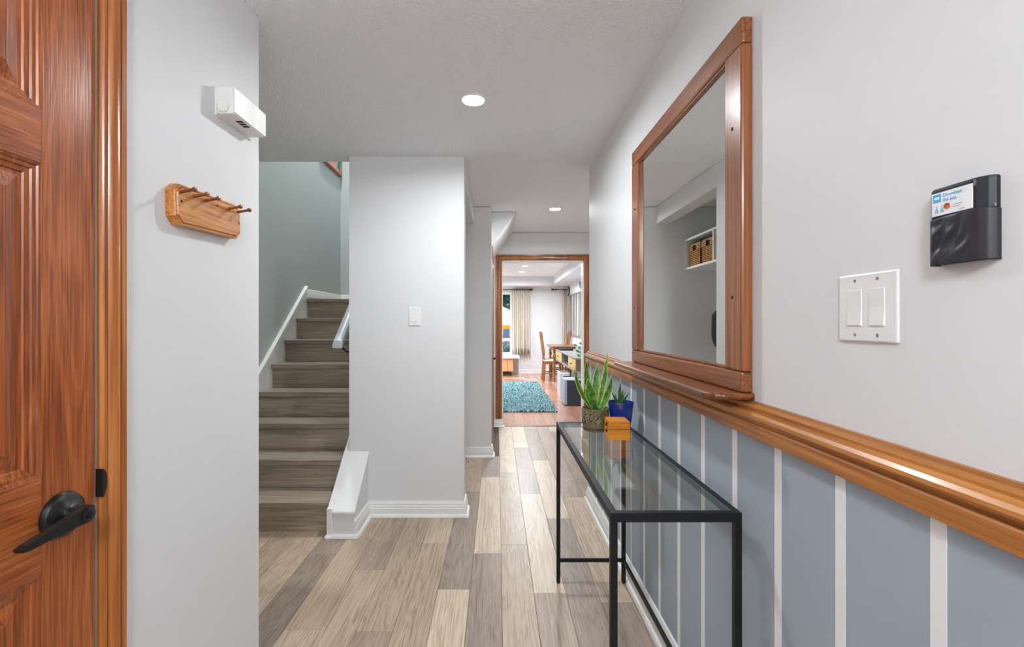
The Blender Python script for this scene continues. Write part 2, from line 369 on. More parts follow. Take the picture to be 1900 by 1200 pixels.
for y0, y1 in YS:
    for z0, z1 in ZS:
        p = MB(); vs = []; fs = []
        for (i, d) in loops: vs += [(XF-.001+d, y0+i, z0+i), (XF-.001+d, y1-i, z0+i), (XF-.001+d, y1-i, z1-i), (XF-.001+d, y0+i, z1-i)]
        for j in range(len(loops)-1):
            for q in range(4): r_ = (q+1) % 4; fs.append((j*4+q, j*4+r_, j*4+4+r_, j*4+4+q))
        n = (len(loops)-1)*4; fs.append((n, n+1, n+2, n+3)); p.add(vs, fs); p.box(XB+.006, XF-.02, y0, y1, z0, z1)
        obj('panel', p, M_door, dr)
lh = obj('lever_handle', MB().lathe([(.0, 0), (.043, 0), (.043, .006), (.040, .012), (.033, .016), (.020, .020), (.016, .024), (.0145, .034), (.0145, .056), (.011, .0575), (0, .0575)], 40, Matrix.Translation((XF, .880, .871)) @ Matrix.Rotation(R(90), 4, 'Y'), False), M_blackp, dr, 30, label='black metal lever handle')
lev = MB(); pts = [(.896, .873), (.893, .884), (.884, .889), (.872, .886), (.80, .8725), (.765, .8675), (.7555, .864), (.7575, .858), (.77, .8555), (.80, .857), (.865, .857), (.884, .856), (.893, .862)]
lev.prism(pts, XF+.040, XF+.054, 'X')
obj('lever', lev, M_blackp, lh)
obj('key_button', MB().lathe([(.0075, .0575), (.0075, .0592), (.006, .060), (0, .060)], 20, Matrix.Translation((XF, .880, .871)) @ Matrix.Rotation(R(90), 4, 'Y')), M_black, lh, 30)

# ------------------------------------------------------------------ stairs
RS, RUN, Z1 = .1825, .2235, 2.69
stair = thing('staircase', 'grey oak staircase rising behind the wall end to a landing', 'staircase', (-1.38, 2.7, 0))
XL, XR = -1.769, -.981
for n in range(1, 9):
    y = Z1 + (n-1)*RUN; z = n*RS
    obj('riser', MB().box(XL, XR, y+.028, y+.040, z-RS+(.0 if n == 1 else .0005), z-.0355), M_riser, stair)
    if n < 8: obj('tread', MB().box(XL, XR, y, y+RUN+.027, z-.035, z, .004), M_tread, stair)
    else: obj('landing', MB().box(-1.784, -.95, y, 5.229, z-.035, z, .004), M_tread, stair)
struct('floor_landing', MB().box(-.949, -.31, 4.352, 5.229, 8*RS-.035, 8*RS), M_tread)
sk = lambda y: (y-Z1)/RUN*RS+RS
Ya, Yb = 2.66, Z1+7*RUN+.03
poly = [(Ya, 0), (Ya, sk(Ya)+.09), (Yb-.03, sk(Yb-.03)+.105), (Yb, sk(Yb-.03)+.108), (Yb, 1.0)]
obj('skirt_board', MB().prism(poly, -1.7845, -1.770, 'X'), M_white, stair, label='white sloped skirt board on the wall')
cap = [(Ya, sk(Ya)+.075), (Ya, sk(Ya)+.10), (Yb-.03, sk(Yb-.03)+.118), (Yb-.03, sk(Yb-.03)+.093)]
obj('skirt_cap', MB().prism(cap, -1.7845, -1.755, 'X'), M_white, stair)
poly = [(2.655, 0), (2.655, .165), (2.94, .165+.285*.865), (4.25, .165+1.595*.8165), (4.25, 0)]
obj('skirt_board', MB().prism(poly, -.980, -.9495, 'X'), M_white, stair)
struct('baseboard_stair_landing', MB().sweep([(o, h+8*RS) for o, h in BASE[1:] if h > .016]+[(0, .095+8*RS), (0, 8*RS)], [(-1.785, Yb), (-1.785, 5.23), (-.32, 5.23)]), M_white, 'white baseboard along the stair landing', 35)
# low sloped curb wall at the stair foot
cu = struct_root('wall_curb', (-.89, 2.79, 0), 'low white sloped curb wall at the foot of the stairs')
obj('curb_body', MB().prism([(2.645, 0), (2.645, .142), (2.9395, .400), (2.9395, 0)], -.9485, -.825, 'X'), M_wall, cu)
obj('curb_cap', MB().prism([(2.637, .140), (2.639, .150), (2.9395, .4135), (2.9395, .398), (2.645, .140)], -.949, -.819, 'X'), M_white, cu)
obj('shoe_moulding', MB().sweep([(0, 0), (.022, 0), (.021, .008), (.015, .016), (0, .018)], [(-.949, 2.645), (-.797, 2.645)]), M_white, cu, 35)
obj('end_trim', MB().box(-.9805, -.949, 2.634, 2.654, 0, .168, .003), M_white, stair)
obj('end_shoe', MB().lathe([(.024, 0), (.024, .010), (.014, .020), (0, .022)], 16, Matrix.Translation((-.968, 2.636, 0))), M_white, stair, 40)
# handrail
hr = thing('handrail', 'grey painted wall handrail beside the column on the stairs', 'handrail', (-1.04, 2.99, 1.08))
sl = .8165; prof = [(-.030, 0), (.030, 0), (.033, .014), (.028, .032), (.012, .042), (-.012, .042), (-.028, .032), (-.033, .014)]
vs = [(-1.040+u, 2.985, 1.072+v*1.2) for u, v in prof]+[(-1.040+u, 4.2, 1.072+1.215*sl+v*1.2) for u, v in prof]
n = len(prof); obj('rail', MB().add(vs, [tuple(range(n-1, -1, -1)), tuple(range(n, 2*n))]+[(i, (i+1) % n, n+(i+1) % n, n+i) for i in range(n)]), mat('grey_rail_paint', lin(186, 192, 198), .35), hr, 40)
for yb in (3.02, 3.95):
    zb = 1.07+(yb-2.985)*sl
    obj('bracket', MB().tube([(-1.035, yb+.01, zb+.012), (-1.03, yb+.005, zb-.02), (-.99, yb, zb-.05), (-.955, yb, zb-.055)], .007), M_black, hr, 40)
    obj('rosette', MB().lathe([(.034, 0), (.034, .006), (.020, .018), (0, .020)], 24, Matrix.Translation((-.949, yb, zb-.055)) @ Matrix.Rotation(R(-90), 4, 'Y')), M_plastic, hr, 40)

# ------------------------------------------------------------------ painting on the stair wall
pa = thing('painting', 'framed pink and green painting high on the stair wall', 'painting', (-1.785, 4.9, 2.86))
obj('frame', MB().sweep([(0, 0), (0, .030), (.018, .034), (.022, .028), (.022, 0)], [(4.58, 2.882), (4.58, 3.60), (5.19, 3.60), (5.19, 2.882), (4.58, 2.882)], lambda u, v, t: (-1.7845+t, u, v)), wood('painting_frame', lin(96, 58, 34), lin(140, 88, 56), lin(160, 110, 76), 'Y', 1.5, .4), pa)
obj('canvas', MB().box(-1.783, -1.762, 4.582, 5.188, 2.884, 3.598), mat('pink_canvas', lin(205, 142, 132), .7, vary=.2), pa)
def leafpoly(c, a, L, wd, x):
    d = Vector((math.cos(a), math.sin(a))); q = Vector((-d.y, d.x)); up = []; dn = []
    for i in range(9):
        t = i/8; ww = wd*math.sin(math.pi*t)**.8; p = Vector(c)+d*L*t; up.append(p+q*ww); dn.append(p-q*ww)
    return MB().prism([tuple(p) for p in up+dn[-2:0:-1]], x, x+.0008, 'X')
gm = [mat('leaf_green_print', lin(38, 120, 92), .7), mat('leaf_teal_print', lin(70, 110, 120), .7), mat('stem_brown_print', lin(92, 66, 52), .7)]
for i, (c, a, L, wd, g) in enumerate([((5.12, 2.905), R(92), .6, .085, 0), ((5.05, 2.93), R(60), .3, .04, 0), ((4.72, 2.95), R(25), .25, .05, 1), ((4.68, 3.05), R(70), .4, .07, 0), ((4.95, 3.2), R(110), .3, .06, 1)]):
    obj('painted_leaf', leafpoly(c, a, L, wd, -1.7619+.0002*i), gm[g], pa)
obj('painted_stem', MB().box(-1.7619, -1.7612, 4.93, 4.943, 2.96, 3.3), gm[2], pa)

# ------------------------------------------------------------------ recessed lamps
def potlamp(loc, label, watts, grp, color=(.925, .968, 1), r=.05):
    t = thing('ceiling_light', label, 'ceiling light', loc, grp)
    obj('trim_ring', MB().lathe([(r, -.002), (r+.004, -.006), (r+.012, -.004), (r+.014, 0), (r, 0)], 32, caps=False), M_plastic, t, 40, local=True)
    obj('diffuser', MB().lathe([(0, -.0035), (r, -.0035), (r, -.001), (0, -.001)], 32, caps=False), mat('lamp_diffuser', (1, 1, 1, 1), .5, emit=(1, .99, .97, 1), estr=14), t, 40, local=True)
    d = bpy.data.lights.new('lamp', 'AREA'); d.shape = 'DISK'; d.size = r*2; d.energy = watts; d.color = color; d.spread = R(170)
    o = bpy.data.objects.new('lamp', d); COL.objects.link(o); o.parent = t; o.location = (0, 0, -.006)
    return t
potlamp((-.113, 2.19, CZ), 'round white ceiling light nearest the camera, in the entry hall ceiling', POT_W, 'hall ceiling lights')
potlamp((.548, 4.31, CZ+.004), 'round white ceiling light before the far doorway', POT_W*1.1, 'hall ceiling lights')
gl = thing('fill_globe', 'added unseen globe fill light behind the camera', 'ceiling light', (-.1, -.75, CZ))  # invented fill lamp, out of view, brightens the near hall
obj('canopy', MB().lathe([(.06, 0), (.06, -.02), (.02, -.03), (.012, -.10)], 24, caps=False), M_plastic, gl, 40, local=True)  # canopy of the added fill lamp
obj('added_globe', MB().lathe([(.001, -.40)]+[(.15*math.sin(math.pi*k/16), -.25-.15*math.cos(math.pi*k/16)) for k in range(1, 16)]+[(.012, -.10)], 28, caps=False), M_pane, gl, 60, local=True)
d = bpy.data.lights.new('lamp', 'POINT'); d.shadow_soft_size = .13; d.energy = FILL_W; d.color = (.925, .968, 1)
o = bpy.data.objects.new('lamp', d); COL.objects.link(o); o.parent = gl; o.location = (0, 0, -.25)
potlamp((-1.38, 4.0, 4.8), 'round ceiling light at the top of the stairwell', 36, 'hall ceiling lights', (.93, 1, .99), .07)
potlamp((.527, 8.62, CZ), 'nearer of the two ceiling lights in the far room', 25, 'far room ceiling lights')
potlamp((.52, 9.63, CZ), 'farther of the two ceiling lights in the far room', 25, 'far room ceiling lights')
potlamp((.52, 7.0, CZ), 'extra unseen ceiling light just inside the far doorway', 16, 'far room ceiling lights')  # extra lamp out of view, lifts the far room
potlamp((-1.6, 8.6, CZ), 'extra unseen ceiling light in the left part of the far room', 38, 'far room ceiling lights')  # another out-of-view lamp adding light to the far room

# ------------------------------------------------------------------ mirror
mi = thing('wall_mirror', 'tall brown wood framed mirror with ledge above the chair rail', 'mirror', (.64, 1.62, 1.045))
obj('glass', MB().box(.630, .634, 1.232, 2.015, 1.108, 1.952), M_mirror, mi, label='silver mirror glass')
def fr(nm, y0, y1, z0, z1, m): return obj(nm, MB().box(.615, .6445, y0, y1, z0, z1, .006), m, mi)
fr('stile', 1.152, 1.240, 1.1152, 1.9448, M_frame); fr('stile', 2.005, 2.092, 1.1152, 1.9448, M_frame)
fr('top_rail', 1.152, 2.092, 1.945, 2.012, M_frame_h); fr('bottom_rail', 1.152, 2.092, 1.0625, 1.115, M_frame_h)
obj('inner_bead', MB().sweep([(0, 0), (0, .008), (.006, .008), (.008, 0)], [(1.248, 1.123), (2.0, 1.123), (2.0, 1.940), (1.248, 1.940), (1.248, 1.123)], lambda u, v, t: (.630-t, u, v)), M_frame, mi)
lp = [(.645, 1.145), (.570, 1.145), (.548, 1.152), (.536, 1.168), (.532, 1.19), (.532, 2.08), (.536, 2.098), (.550, 2.110), (.570, 2.113), (.645, 2.113)]
bm = bmesh.new(); f = bm.faces.new([bm.verts.new((x, y, 1.0445)) for x, y in lp]); g = bmesh.ops.extrude_face_region(bm, geom=[f])
bmesh.ops.translate(bm, verts=[e for e in g['geom'] if isinstance(e, bmesh.types.BMVert)], vec=(0, 0, .0175))
bmesh.ops.bevel(bm, geom=[e for e in bm.edges if abs(e.verts[0].co.z-e.verts[1].co.z) < 1e-5 and min(e.verts[0].co.x, e.verts[1].co.x) < .64], offset=.007, segments=3, profile=.5, affect='EDGES')
me = bpy.data.meshes.new('ledge'); bm.to_mesh(me); bm.free(); me.materials.append(M_frame_h)
obj('ledge', me, None, mi)
for y in (1.197, 2.048):
    for z in (1.305, 1.745): obj('screw_plug', MB().lathe([(.005, 0), (.005, .001), (0, .0012)], 14, Matrix.Translation((.6152, y, z)) @ Matrix.Rotation(R(-90), 4, 'Y')), M_dark, mi)

# ------------------------------------------------------------------ switches
def rocker(parent, y, z, local):       # built on the X=0 plane facing -X, y across
    o = obj('rocker', MB().add([(-.004, y-.0165, z-.033), (-.004, y+.0165, z-.033), (-.004, y+.0165, z+.033), (-.004, y-.0165, z+.033), (-.0085, y-.015, z-.031), (-.0085, y+.015, z-.031), (-.0065, y+.015, z), (-.0065, y-.015, z), (-.0072, y+.015, z+.031), (-.0072, y-.015, z+.031)],
        [(0, 1, 5, 4), (4, 5, 6, 7), (7, 6, 8, 9), (9, 8, 2, 3), (0, 4, 7, 9, 3), (1, 2, 8, 6, 5)]), M_plastic, parent, local=True)
    obj('gap', MB().box(-.0052, -.0046, y-.0180, y+.0180, z-.0345, z+.0345), mat('switch_gap', (.13, .13, .13, 1), .6), o, local=True)
def screws(parent, y, z, dz=.048):
    for s in (-1, 1): obj('screw', MB().lathe([(.0032, 0), (.003, .0012), (0, .0014)], 12, Matrix.Translation((-.0046, y, z+s*dz)) @ Matrix.Rotation(R(-90), 4, 'Y')), M_screw, parent, local=True)
t = thing('light_switch', 'white double rocker switch plate below the black device', 'light switch', (.6447, .794, 1.266))
obj('plate', MB().box(-.0055, 0, -.063, .063, -.0595, .0595, .003), M_plastic, t, local=True)
for y in (-.024, .024): rocker(t, y, 0, True); screws(t, y, 0)
t = thing('light_switch', 'white single rocker switch on the pale wall block by the stairs', 'light switch', (-.5275, 2.9398, 1.278), rz=R(90))
obj('plate', MB().box(-.0055, 0, -.036, .036, -.0585, .0585, .003), M_plastic, t, local=True)
rocker(t, 0, 0, True); screws(t, 0, 0)

# ------------------------------------------------------------------ black device with app card on the right wall
dv = thing('wall_device', 'black wall device with white app card and stretchy black band', 'device', (.645, .624, 1.375))
dp = [(.586, .0), (.586, .0)]
y0, y1 = .5865, .664; zt, zb = 1.431, 1.3225
body = MB()
prof = [(.645, y0), (.640, y0), (.634, y0+.004), (.6285, y0+.014), (.6275, y0+.020), (.6275, y1-.004), (.630, y1), (.645, y1)]
bm = bmesh.new(); f = bm.faces.new([bm.verts.new((x, y, zb)) for x, y in prof]); g = bmesh.ops.extrude_face_region(bm, geom=[f])
bmesh.ops.translate(bm, verts=[e for e in g['geom'] if isinstance(e, bmesh.types.BMVert)], vec=(0, 0, zt-zb))
bmesh.ops.bevel(bm, geom=[e for e in bm.edges if abs(e.verts[0].co.z-e.verts[1].co.z) < 1e-5 and min(e.verts[0].co.x, e.verts[1].co.x) < .64], offset=.004, segments=3, profile=.5, affect='EDGES')
me = bpy.data.meshes.new('body'); bm.to_mesh(me); bm.free(); me.materials.append(mat('slate_black_plastic', (.010, .014, .020, 1), .45))
obj('body', me, None, dv)
# band: wrinkled sheet round the lower part
bd = MB(); vs = []; fs = []; nu, nv = 36, 30; nu = 48; ring = [(.6449, y0-.0012), (.640, y0-.0012), (.6330, y0+.003), (.6275, y0+.013), (.6258, y0+.021)]
def bandpt(u, v):
    rg_ = ring+[(.6258, y1-.003), (.6290, y1+.0014), (.6449, y1+.0014)]
    L = u*10
    if L < 3: k = int(L); q = L-k
    elif L < 4: k = 3; q = L-3
    elif L < 8.5: k = 4; q = (L-4)/4.5
    elif L < 9.25: k = 5; q = (L-8.5)/.75
    else: k = 6; q = min(1, (L-9.25)/.75)
    a, b_ = rg_[k], rg_[k+1]; x, y = a[0]+(b_[0]-a[0])*q, a[1]+(b_[1]-a[1])*q
    topz = zb+.064+.004*math.sin(u*3.6)
    z = zb-.0015+(topz-zb+.0015)*v
    wr = (noise.noise(Vector((y*80, z*75+y*60, 1.3)))*.0048+.0012)*math.sin(math.pi*min(1, max(0, v)))**.5 * max(0, min(1, (u-.35)*6, (.88-u)*12))
    return (x-max(wr, -.0006), y, z)
for j in range(nv+1):
    for i in range(nu+1): vs.append(bandpt(i/nu, j/nv))
for j in range(nv):
    for i in range(nu): a = j*(nu+1)+i; fs.append((a, a+1, a+nu+2, a+nu+1))
bo = obj('band', bd.add(vs, fs), mat('black_stretch_fabric', (.022, .023, .030, 1), .4), dv, 60, label='wrinkled black fabric band')
sm = bo.modifiers.new('thick', 'SOLIDIFY'); sm.thickness = .0008
# the card (faces -X, text runs towards the camera: -Y)
cx = .6262; CY0, CY1 = .6035, .6595; CZ0, CZ1 = 1.391, 1.4235
cd = obj('card', MB().box(cx, .6274, CY0, CY1, CZ0, CZ1), mat('white_card', (.82, .83, .84, 1), .4), dv, label='white printed card reading Download the app')
M_cyan = mat('cyan_print', lin(70, 170, 220), .5)
def text_mesh(body, size, x, y, z, m, parent, bold=0):
    cu_ = bpy.data.curves.new('print', 'FONT'); cu_.body = body; cu_.size = size; cu_.offset = bold
    tmp = bpy.data.objects.new('print_tmp', cu_); COL.objects.link(tmp)
    dg = bpy.context.evaluated_depsgraph_get(); me = bpy.data.meshes.new_from_object(tmp.evaluated_get(dg)); bpy.data.objects.remove(tmp)
    me.transform(Matrix(((0, 0, -1, x), (-1, 0, 0, y), (0, 1, 0, z), (0, 0, 0, 1)))); me.materials.clear(); me.materials.append(m)
    return obj('lettering', me, None, parent)
text_mesh('Download', .0062, cx-.0003, CY1-.0165, CZ1-.0075, M_cyan, cd, .00012)
text_mesh('the app.', .0062, cx-.0003, CY1-.0165, CZ1-.0140, M_cyan, cd, .00012)
obj('logo_tile', MB().box(cx-.0003, cx, CY1-.0135, CY1-.002, CZ1-.0135, CZ1-.002, .0001), M_cyan, cd)
obj('logo_dash', MB().box(cx-.0005, cx-.0003, CY1-.0115, CY1-.0045, CZ1-.0092, CZ1-.0062), mat('white_print', (.9, .95, 1, 1), .5), cd)
obj('button', MB().lathe([(.0042, 0), (.0040, .0012), (.003, .0006), (0, .0005)], 24, Matrix.Translation((cx, CY1-.0225, CZ1-.0215)) @ Matrix.Rotation(R(-90), 4, 'Y')), mat('amber_button', lin(178, 84, 48), .4), cd, 40)
for i, (a, b_, zz) in enumerate([(.030, .043, .0215), (.030, .041, .0245), (.037, .0455, .0292)]):
    obj('print_line', MB().box(cx-.0003, cx, CY1-b_, CY1-a, CZ1-zz-.0004, CZ1-zz+.0004), mat('grey_print', (.35, .36, .38, 1), .5), cd)
for yy in (.0075, .0150):   # two small bottle shapes
    q = [(CY1-yy-.0028, CZ1-.0285), (CY1-yy+.0028, CZ1-.0285), (CY1-yy+.0022, CZ1-.0245), (CY1-yy+.0007, CZ1-.0225), (CY1-yy+.0007, CZ1-.0185), (CY1-yy-.0007, CZ1-.0185), (CY1-yy-.0007, CZ1-.0225), (CY1-yy-.0022, CZ1-.0245)]
    obj('print_figure', MB().prism(q, cx-.0003, cx, 'X'), mat('pale_blue_print', lin(140, 185, 210), .5), cd)
obj('clip', MB().box(.6262, .6285, .6005, .6018, 1.4195, 1.4275), M_screw, dv); obj('clip', MB().box(.627, .6295, .6605, .6620, 1.4170, 1.4205), M_screw, dv)
obj('side_tab', MB().box(.6365, .639, .5858, .5868, 1.389, 1.393), M_screw, dv)

# ------------------------------------------------------------------ peg rack on the left wall
rk = thing('peg_rack', 'small oak peg board with five brown pegs on the left wall', 'coat rack', (-.837, 1.303, 1.55))
ra = R(2.4); yc, zc = 1.303, 1.5485
def rot(y, z): return (yc+(y-yc)*math.cos(ra)-(z-zc)*math.sin(ra), zc+(y-yc)*math.sin(ra)+(z-zc)*math.cos(ra))
hy, hz, ch = .1475, .0525, .020
oct_ = [(-hy+ch, -hz), (hy-ch, -hz), (hy, -hz+ch), (hy, hz-ch), (hy-ch, hz), (-hy+ch, hz), (-hy, hz-ch), (-hy, -hz+ch)]
bd = MB(); lv_ = [(0, -.8368), (0, -.815), (.002, -.812), (.005, -.812), (.0065, -.814), (.009, -.8095)]; vs = []; fs = []
for (ins, x) in lv_:
    for (a, b_) in oct_:
        q = rot(yc+a*(hy-ins)/hy, zc+b_*(hz-ins)/hz); vs.append((x, q[0], q[1]))
for j in range(len(lv_)-1):
    for i in range(8): k = (i+1) % 8; fs.append((j*8+i, j*8+k, j*8+8+k, j*8+8+i))
fs.append(tuple(range(8))); fs.append(tuple((len(lv_)-1)*8+i for i in range(8)))
obj('board', bd.add(vs, fs), M_rack, rk)
for y in (1.174, 1.224, 1.274, 1.384, 1.434):
    q = rot(y, zc+.031)
    obj('peg', MB().lathe([(.0045, 0), (.0042, .02), (.004, .030), (.0062, .034), (.0066, .038), (.005, .041), (0, .042)], 12, Matrix.Translation((-.8095, q[0], q[1])) @ Matrix.Rotation(R(80), 4, 'Y')), M_peg, rk, 50)
for y, dz in ((1.176, .008), (1.329, .029), (1.437, -.004)):
    q = rot(y, zc+dz); obj('screw', MB().lathe([(.0035, 0), (.003, .0006), (0, .0006)], 12, Matrix.Translation((-.8095, q[0], q[1])) @ Matrix.Rotation(R(90), 4, 'Y')), M_dark, rk)

# ------------------------------------------------------------------ door chime
chm = thing('door_chime', 'white plastic door chime box high on the left wall', 'door chime', (-.837, 1.45, 1.90))
a0, a1, b0, b1 = 1.363, 1.545, 1.862, 1.943
obj('housing', MB().box(-.8365, -.7835, a0, a1, b0, b1, .004), M_chime, chm)
fp = obj('front_plate', MB().box(-.7838, -.7805, a0+.001, a1+.003, b0+.004, b1-.002, .001), M_chime, chm)
for i in range(11): obj('groove', MB().box(-.7806, -.7801, a0+.062+.0052*i, a0+.0645+.0052*i, b0+.010, b1-.006), M_chime, fp)
for i in range(3): obj('slot', MB().box(-.808, -.788, a0+.052+.018*i, a0+.064+.018*i, b0-.0006, b0+.001), M_dark, chm)
obj('end_disc', MB().lathe([(.017, 0), (.017, .004), (.015, .006), (0, .006)], 28, Matrix.Translation((-.813, a0, b0+.020)) @ Matrix.Rotation(R(90), 4, 'X')), M_chime, chm, 40)
obj('back_plate', MB().box(-.8369, -.832, a0-.004, a1+.01, b0-.006, b1-.004), M_chime, chm)

# ------------------------------------------------------------------ console table
TZ = .765; TX0, TX1, TY0, TY1 = .284, .612, 1.1425, 2.192; LG = .0175
tb = thing('console_table', 'slim black metal console table with inset glass top', 'console table', ((TX0+TX1)/2, (TY0+TY1)/2, 0))
for x in (TX0, TX1-LG):
    for y in (TY0, TY1-LG):
        l = obj('leg', MB().box(x, x+LG, y, y+LG, .004, TZ-.024, .0012), M_black, tb)
        obj('foot', MB().lathe([(.007, 0), (.007, .006)], 12, Matrix.Translation((x+LG/2, y+LG/2, 0))), M_black, l)
for nm, a in (('side_rail', (TX0, TX0+.018, TY0+.018, TY1-.018)), ('side_rail', (TX1-.018, TX1, TY0+.018, TY1-.018)), ('end_rail', (TX0, TX1, TY0, TY0+.018)), ('end_rail', (TX0, TX1, TY1-.018, TY1))):
    obj(nm, MB().box(a[0], a[1], a[2], a[3], TZ-.024, TZ, .0015), M_black, tb)
for y in (TY0, TY1-LG): obj('stretcher', MB().box(TX0+LG, TX1-LG, y+.003, y+.0145, .100, .116, .001), M_black, tb)
obj('stretcher', MB().box(TX1-.0145, TX1-.003, TY0+LG, TY1-LG, .100, .116, .001), M_black, tb)
g = MB().box(TX0+.0185, TX1-.0185, TY0+.0185, TY1-.0185, TZ-.0065, TZ-.0015)
g.m = [0, 0, 1, 1, 1, 1]
obj('glass_top', g.mesh('glass_top', [M_glass, M_glass_edge]), None, tb, label='clear glass top')
for x in (TX0+.022, TX1-.022):
    for y in (TY0+.03, (TY0+TY1)/2, TY1-.03): obj('pad', MB().lathe([(.006, 0), (.006, .0035)], 12, Matrix.Translation((x, y, TZ-.0102))), M_black, tb)

# ------------------------------------------------------------------ trinket box
TOP = TZ-.0013
bx = thing('trinket_box', 'small amber wooden box with black clasp on the glass table', 'box', (.50, 1.905, TOP))
obj('base', MB().box(.4565, .5415, 1.853, 1.955, TOP, TOP+.042, .001), M_box, bx)
lid = obj('lid', MB().box(.4565, .5415, 1.853, 1.955, TOP+.0445, TOP+.074, .0015), M_box, bx)
obj('seam_lining', MB().box(.4595, .5385, 1.856, 1.952, TOP+.041, TOP+.046), mat('dark_felt', (.06, .05, .04, 1), .9), bx)
for z in (.028, .054): obj('clasp', MB().box(.4545, .4566, 1.888, 1.908, TOP+z-.006, TOP+z+.009, .0008).lathe([(.0025, 0), (.0025, .004)], 8, Matrix.Translation((.4545, 1.898, TOP+z)) @ Matrix.Rotation(R(-90), 4, 'Y')), M_black, bx)
for o in bx.children: pass
bx.rotation_euler = (0, 0, R(-3))

# ------------------------------------------------------------------ potted snake plant
M_pot = bpy.data.materials.new('carved_olive_glaze'); M_pot.use_nodes = True
t = M_pot.node_tree; b = t.nodes['Principled BSDF']; L = t.links.new
tc = t.nodes.new('ShaderNodeTexCoord'); nz = t.nodes.new('ShaderNodeTexNoise'); nz.inputs['Scale'].default_value = 26; nz.inputs['Distortion'].default_value = 2.2; nz.inputs['Detail'].default_value = 0
sn = t.nodes.new('ShaderNodeMath'); sn.operation = 'PINGPONG'; sn.inputs[1].default_value = .09
cr = t.nodes.new('ShaderNodeValToRGB'); cr.color_ramp.elements[0].position = .02; cr.color_ramp.elements[0].color = lin(44, 38, 26); cr.color_ramp.elements[1].position = .07; cr.color_ramp.elements[1].color = lin(164, 150, 116)
L(tc.outputs['Object'], nz.inputs['Vector']); L(nz.outputs['Fac'], sn.inputs[0]); L(sn.outputs[0], cr.inputs[0]); L(cr.outputs[0], b.inputs['Base Color'])
bp = t.nodes.new('ShaderNodeBump'); bp.inputs['Strength'].default_value = .8; bp.inputs['Distance'].default_value = .01; L(sn.outputs[0], bp.inputs['Height']); L(bp.outputs[0], b.inputs['Normal'])
b.inputs['Roughness'].default_value = .4
M_olive = mat('olive_glaze', lin(112, 104, 74), .25, vary=.12)
M_soil = mat('potting_soil', lin(48, 38, 30), .95, bump=(90, .8, .01))
def leaf_green(nm, a, b_, sc_=60):
    m = bpy.data.materials.new(nm); m.use_nodes = True; t = m.node_tree; p = t.nodes['Principled BSDF']; L = t.links.new
    tc = t.nodes.new('ShaderNodeTexCoord'); nz = t.nodes.new('ShaderNodeTexNoise'); nz.inputs['Scale'].default_value = sc_; nz.inputs['Detail'].default_value = 3
    cr = t.nodes.new('ShaderNodeValToRGB'); cr.color_ramp.elements[0].position = .35; cr.color_ramp.elements[0].color = a; cr.color_ramp.elements[1].position = .65; cr.color_ramp.elements[1].color = b_
    L(tc.outputs['Object'], nz.inputs['Vector']); L(nz.outputs['Fac'], cr.inputs[0]); L(cr.outputs[0], p.inputs['Base Color']); p.inputs['Roughness'].default_value = .35
    return m
M_leaf = leaf_green('snake_leaf', lin(46, 102, 36), lin(104, 164, 68)); M_edge = leaf_green('snake_leaf_margin', lin(172, 186, 70), lin(212, 218, 126))
def leaf(parent, base, tip, wid, face, bend=(0, 0, 0), edge=.2, n=14, cup=.25, base_w=.45):
    """a pointed leaf with a pale margin; FACE: rough direction its flat side looks."""
    A, B, Bd, F = Vector(base), Vector(tip), Vector(bend), Vector(face).normalized()
    vs = []; fs = []; mi_ = []
    for i in range(n+1):
        t_ = i/n; p = A.lerp(B, t_)+Bd*4*t_*(1-t_); d = ((B-A)+Bd*4*(1-2*t_)).normalized()
        s_ = d.cross(F).normalized(); q = s_.cross(d)
        wv = wid*(base_w+(1-base_w)*min(1, t_/.45))*(1 if t_ < .5 else max(0, 1-((t_-.5)/.5)**1.7)); wv = max(wv, .0006)
        for u in (-1, -(1-edge), 0, 1-edge, 1): vs.append(p+s_*wv*u/2+q*(-cup*wv*.5*(1-u*u)))
    for i in range(n):
        for k in range(4): fs.append((i*5+k, i*5+k+1, i*5+k+6, i*5+k+5)); mi_.append(1 if k in (0, 3) else 0)
    mb = MB().add(vs, fs); mb.m = mi_
    o = obj('leaf', mb.mesh('leaf', [M_leaf, M_edge], 80), None, parent)
    s2 = o.modifiers.new('thick', 'SOLIDIFY'); s2.thickness = .0016; s2.offset = 0
    return o
px, py = .437, 2.035
sp = thing('snake_plant', 'snake plant with yellow edged leaves in a carved olive pot', 'potted plant', (px, py, TOP))
obj('pot', MB().lathe([(.047, .010), (.055, .014), (.0575, .028), (.0575, .034)], 40, Matrix.Translation((px, py, TOP)), False), M_olive, sp, 40)
obj('carved_band', MB().lathe([(.0575, .034), (.0592, .036), (.0600, .060), (.0600, .090), (.0605, .0925)], 48, Matrix.Translation((px, py, TOP)), False), M_pot, sp, 40)
obj('rim', MB().lathe([(.0605, .0925), (.0612, .096), (.060, .0985), (.056, .0985), (.054, .094), (.053, .083)], 48, Matrix.Translation((px, py, TOP)), False), M_olive, sp, 50)
obj('saucer', MB().lathe([(0, 0), (.052, 0), (.060, .008), (.0605, .011), (.057, .0115), (.045, .006), (0, .006)], 40, Matrix.Translation((px, py, TOP)), False), M_olive, sp, 40)
obj('soil', MB().lathe([(.0535, .082), (.03, .086), (0, .088)], 32, Matrix.Translation((px, py, TOP)), False), M_soil, sp, 60)
zb_ = TOP+.083
def scr(x, y, Y): return ((x-922)/850*Y, Y, H-(y-598)/850*Y)      # a measured point at depth Y
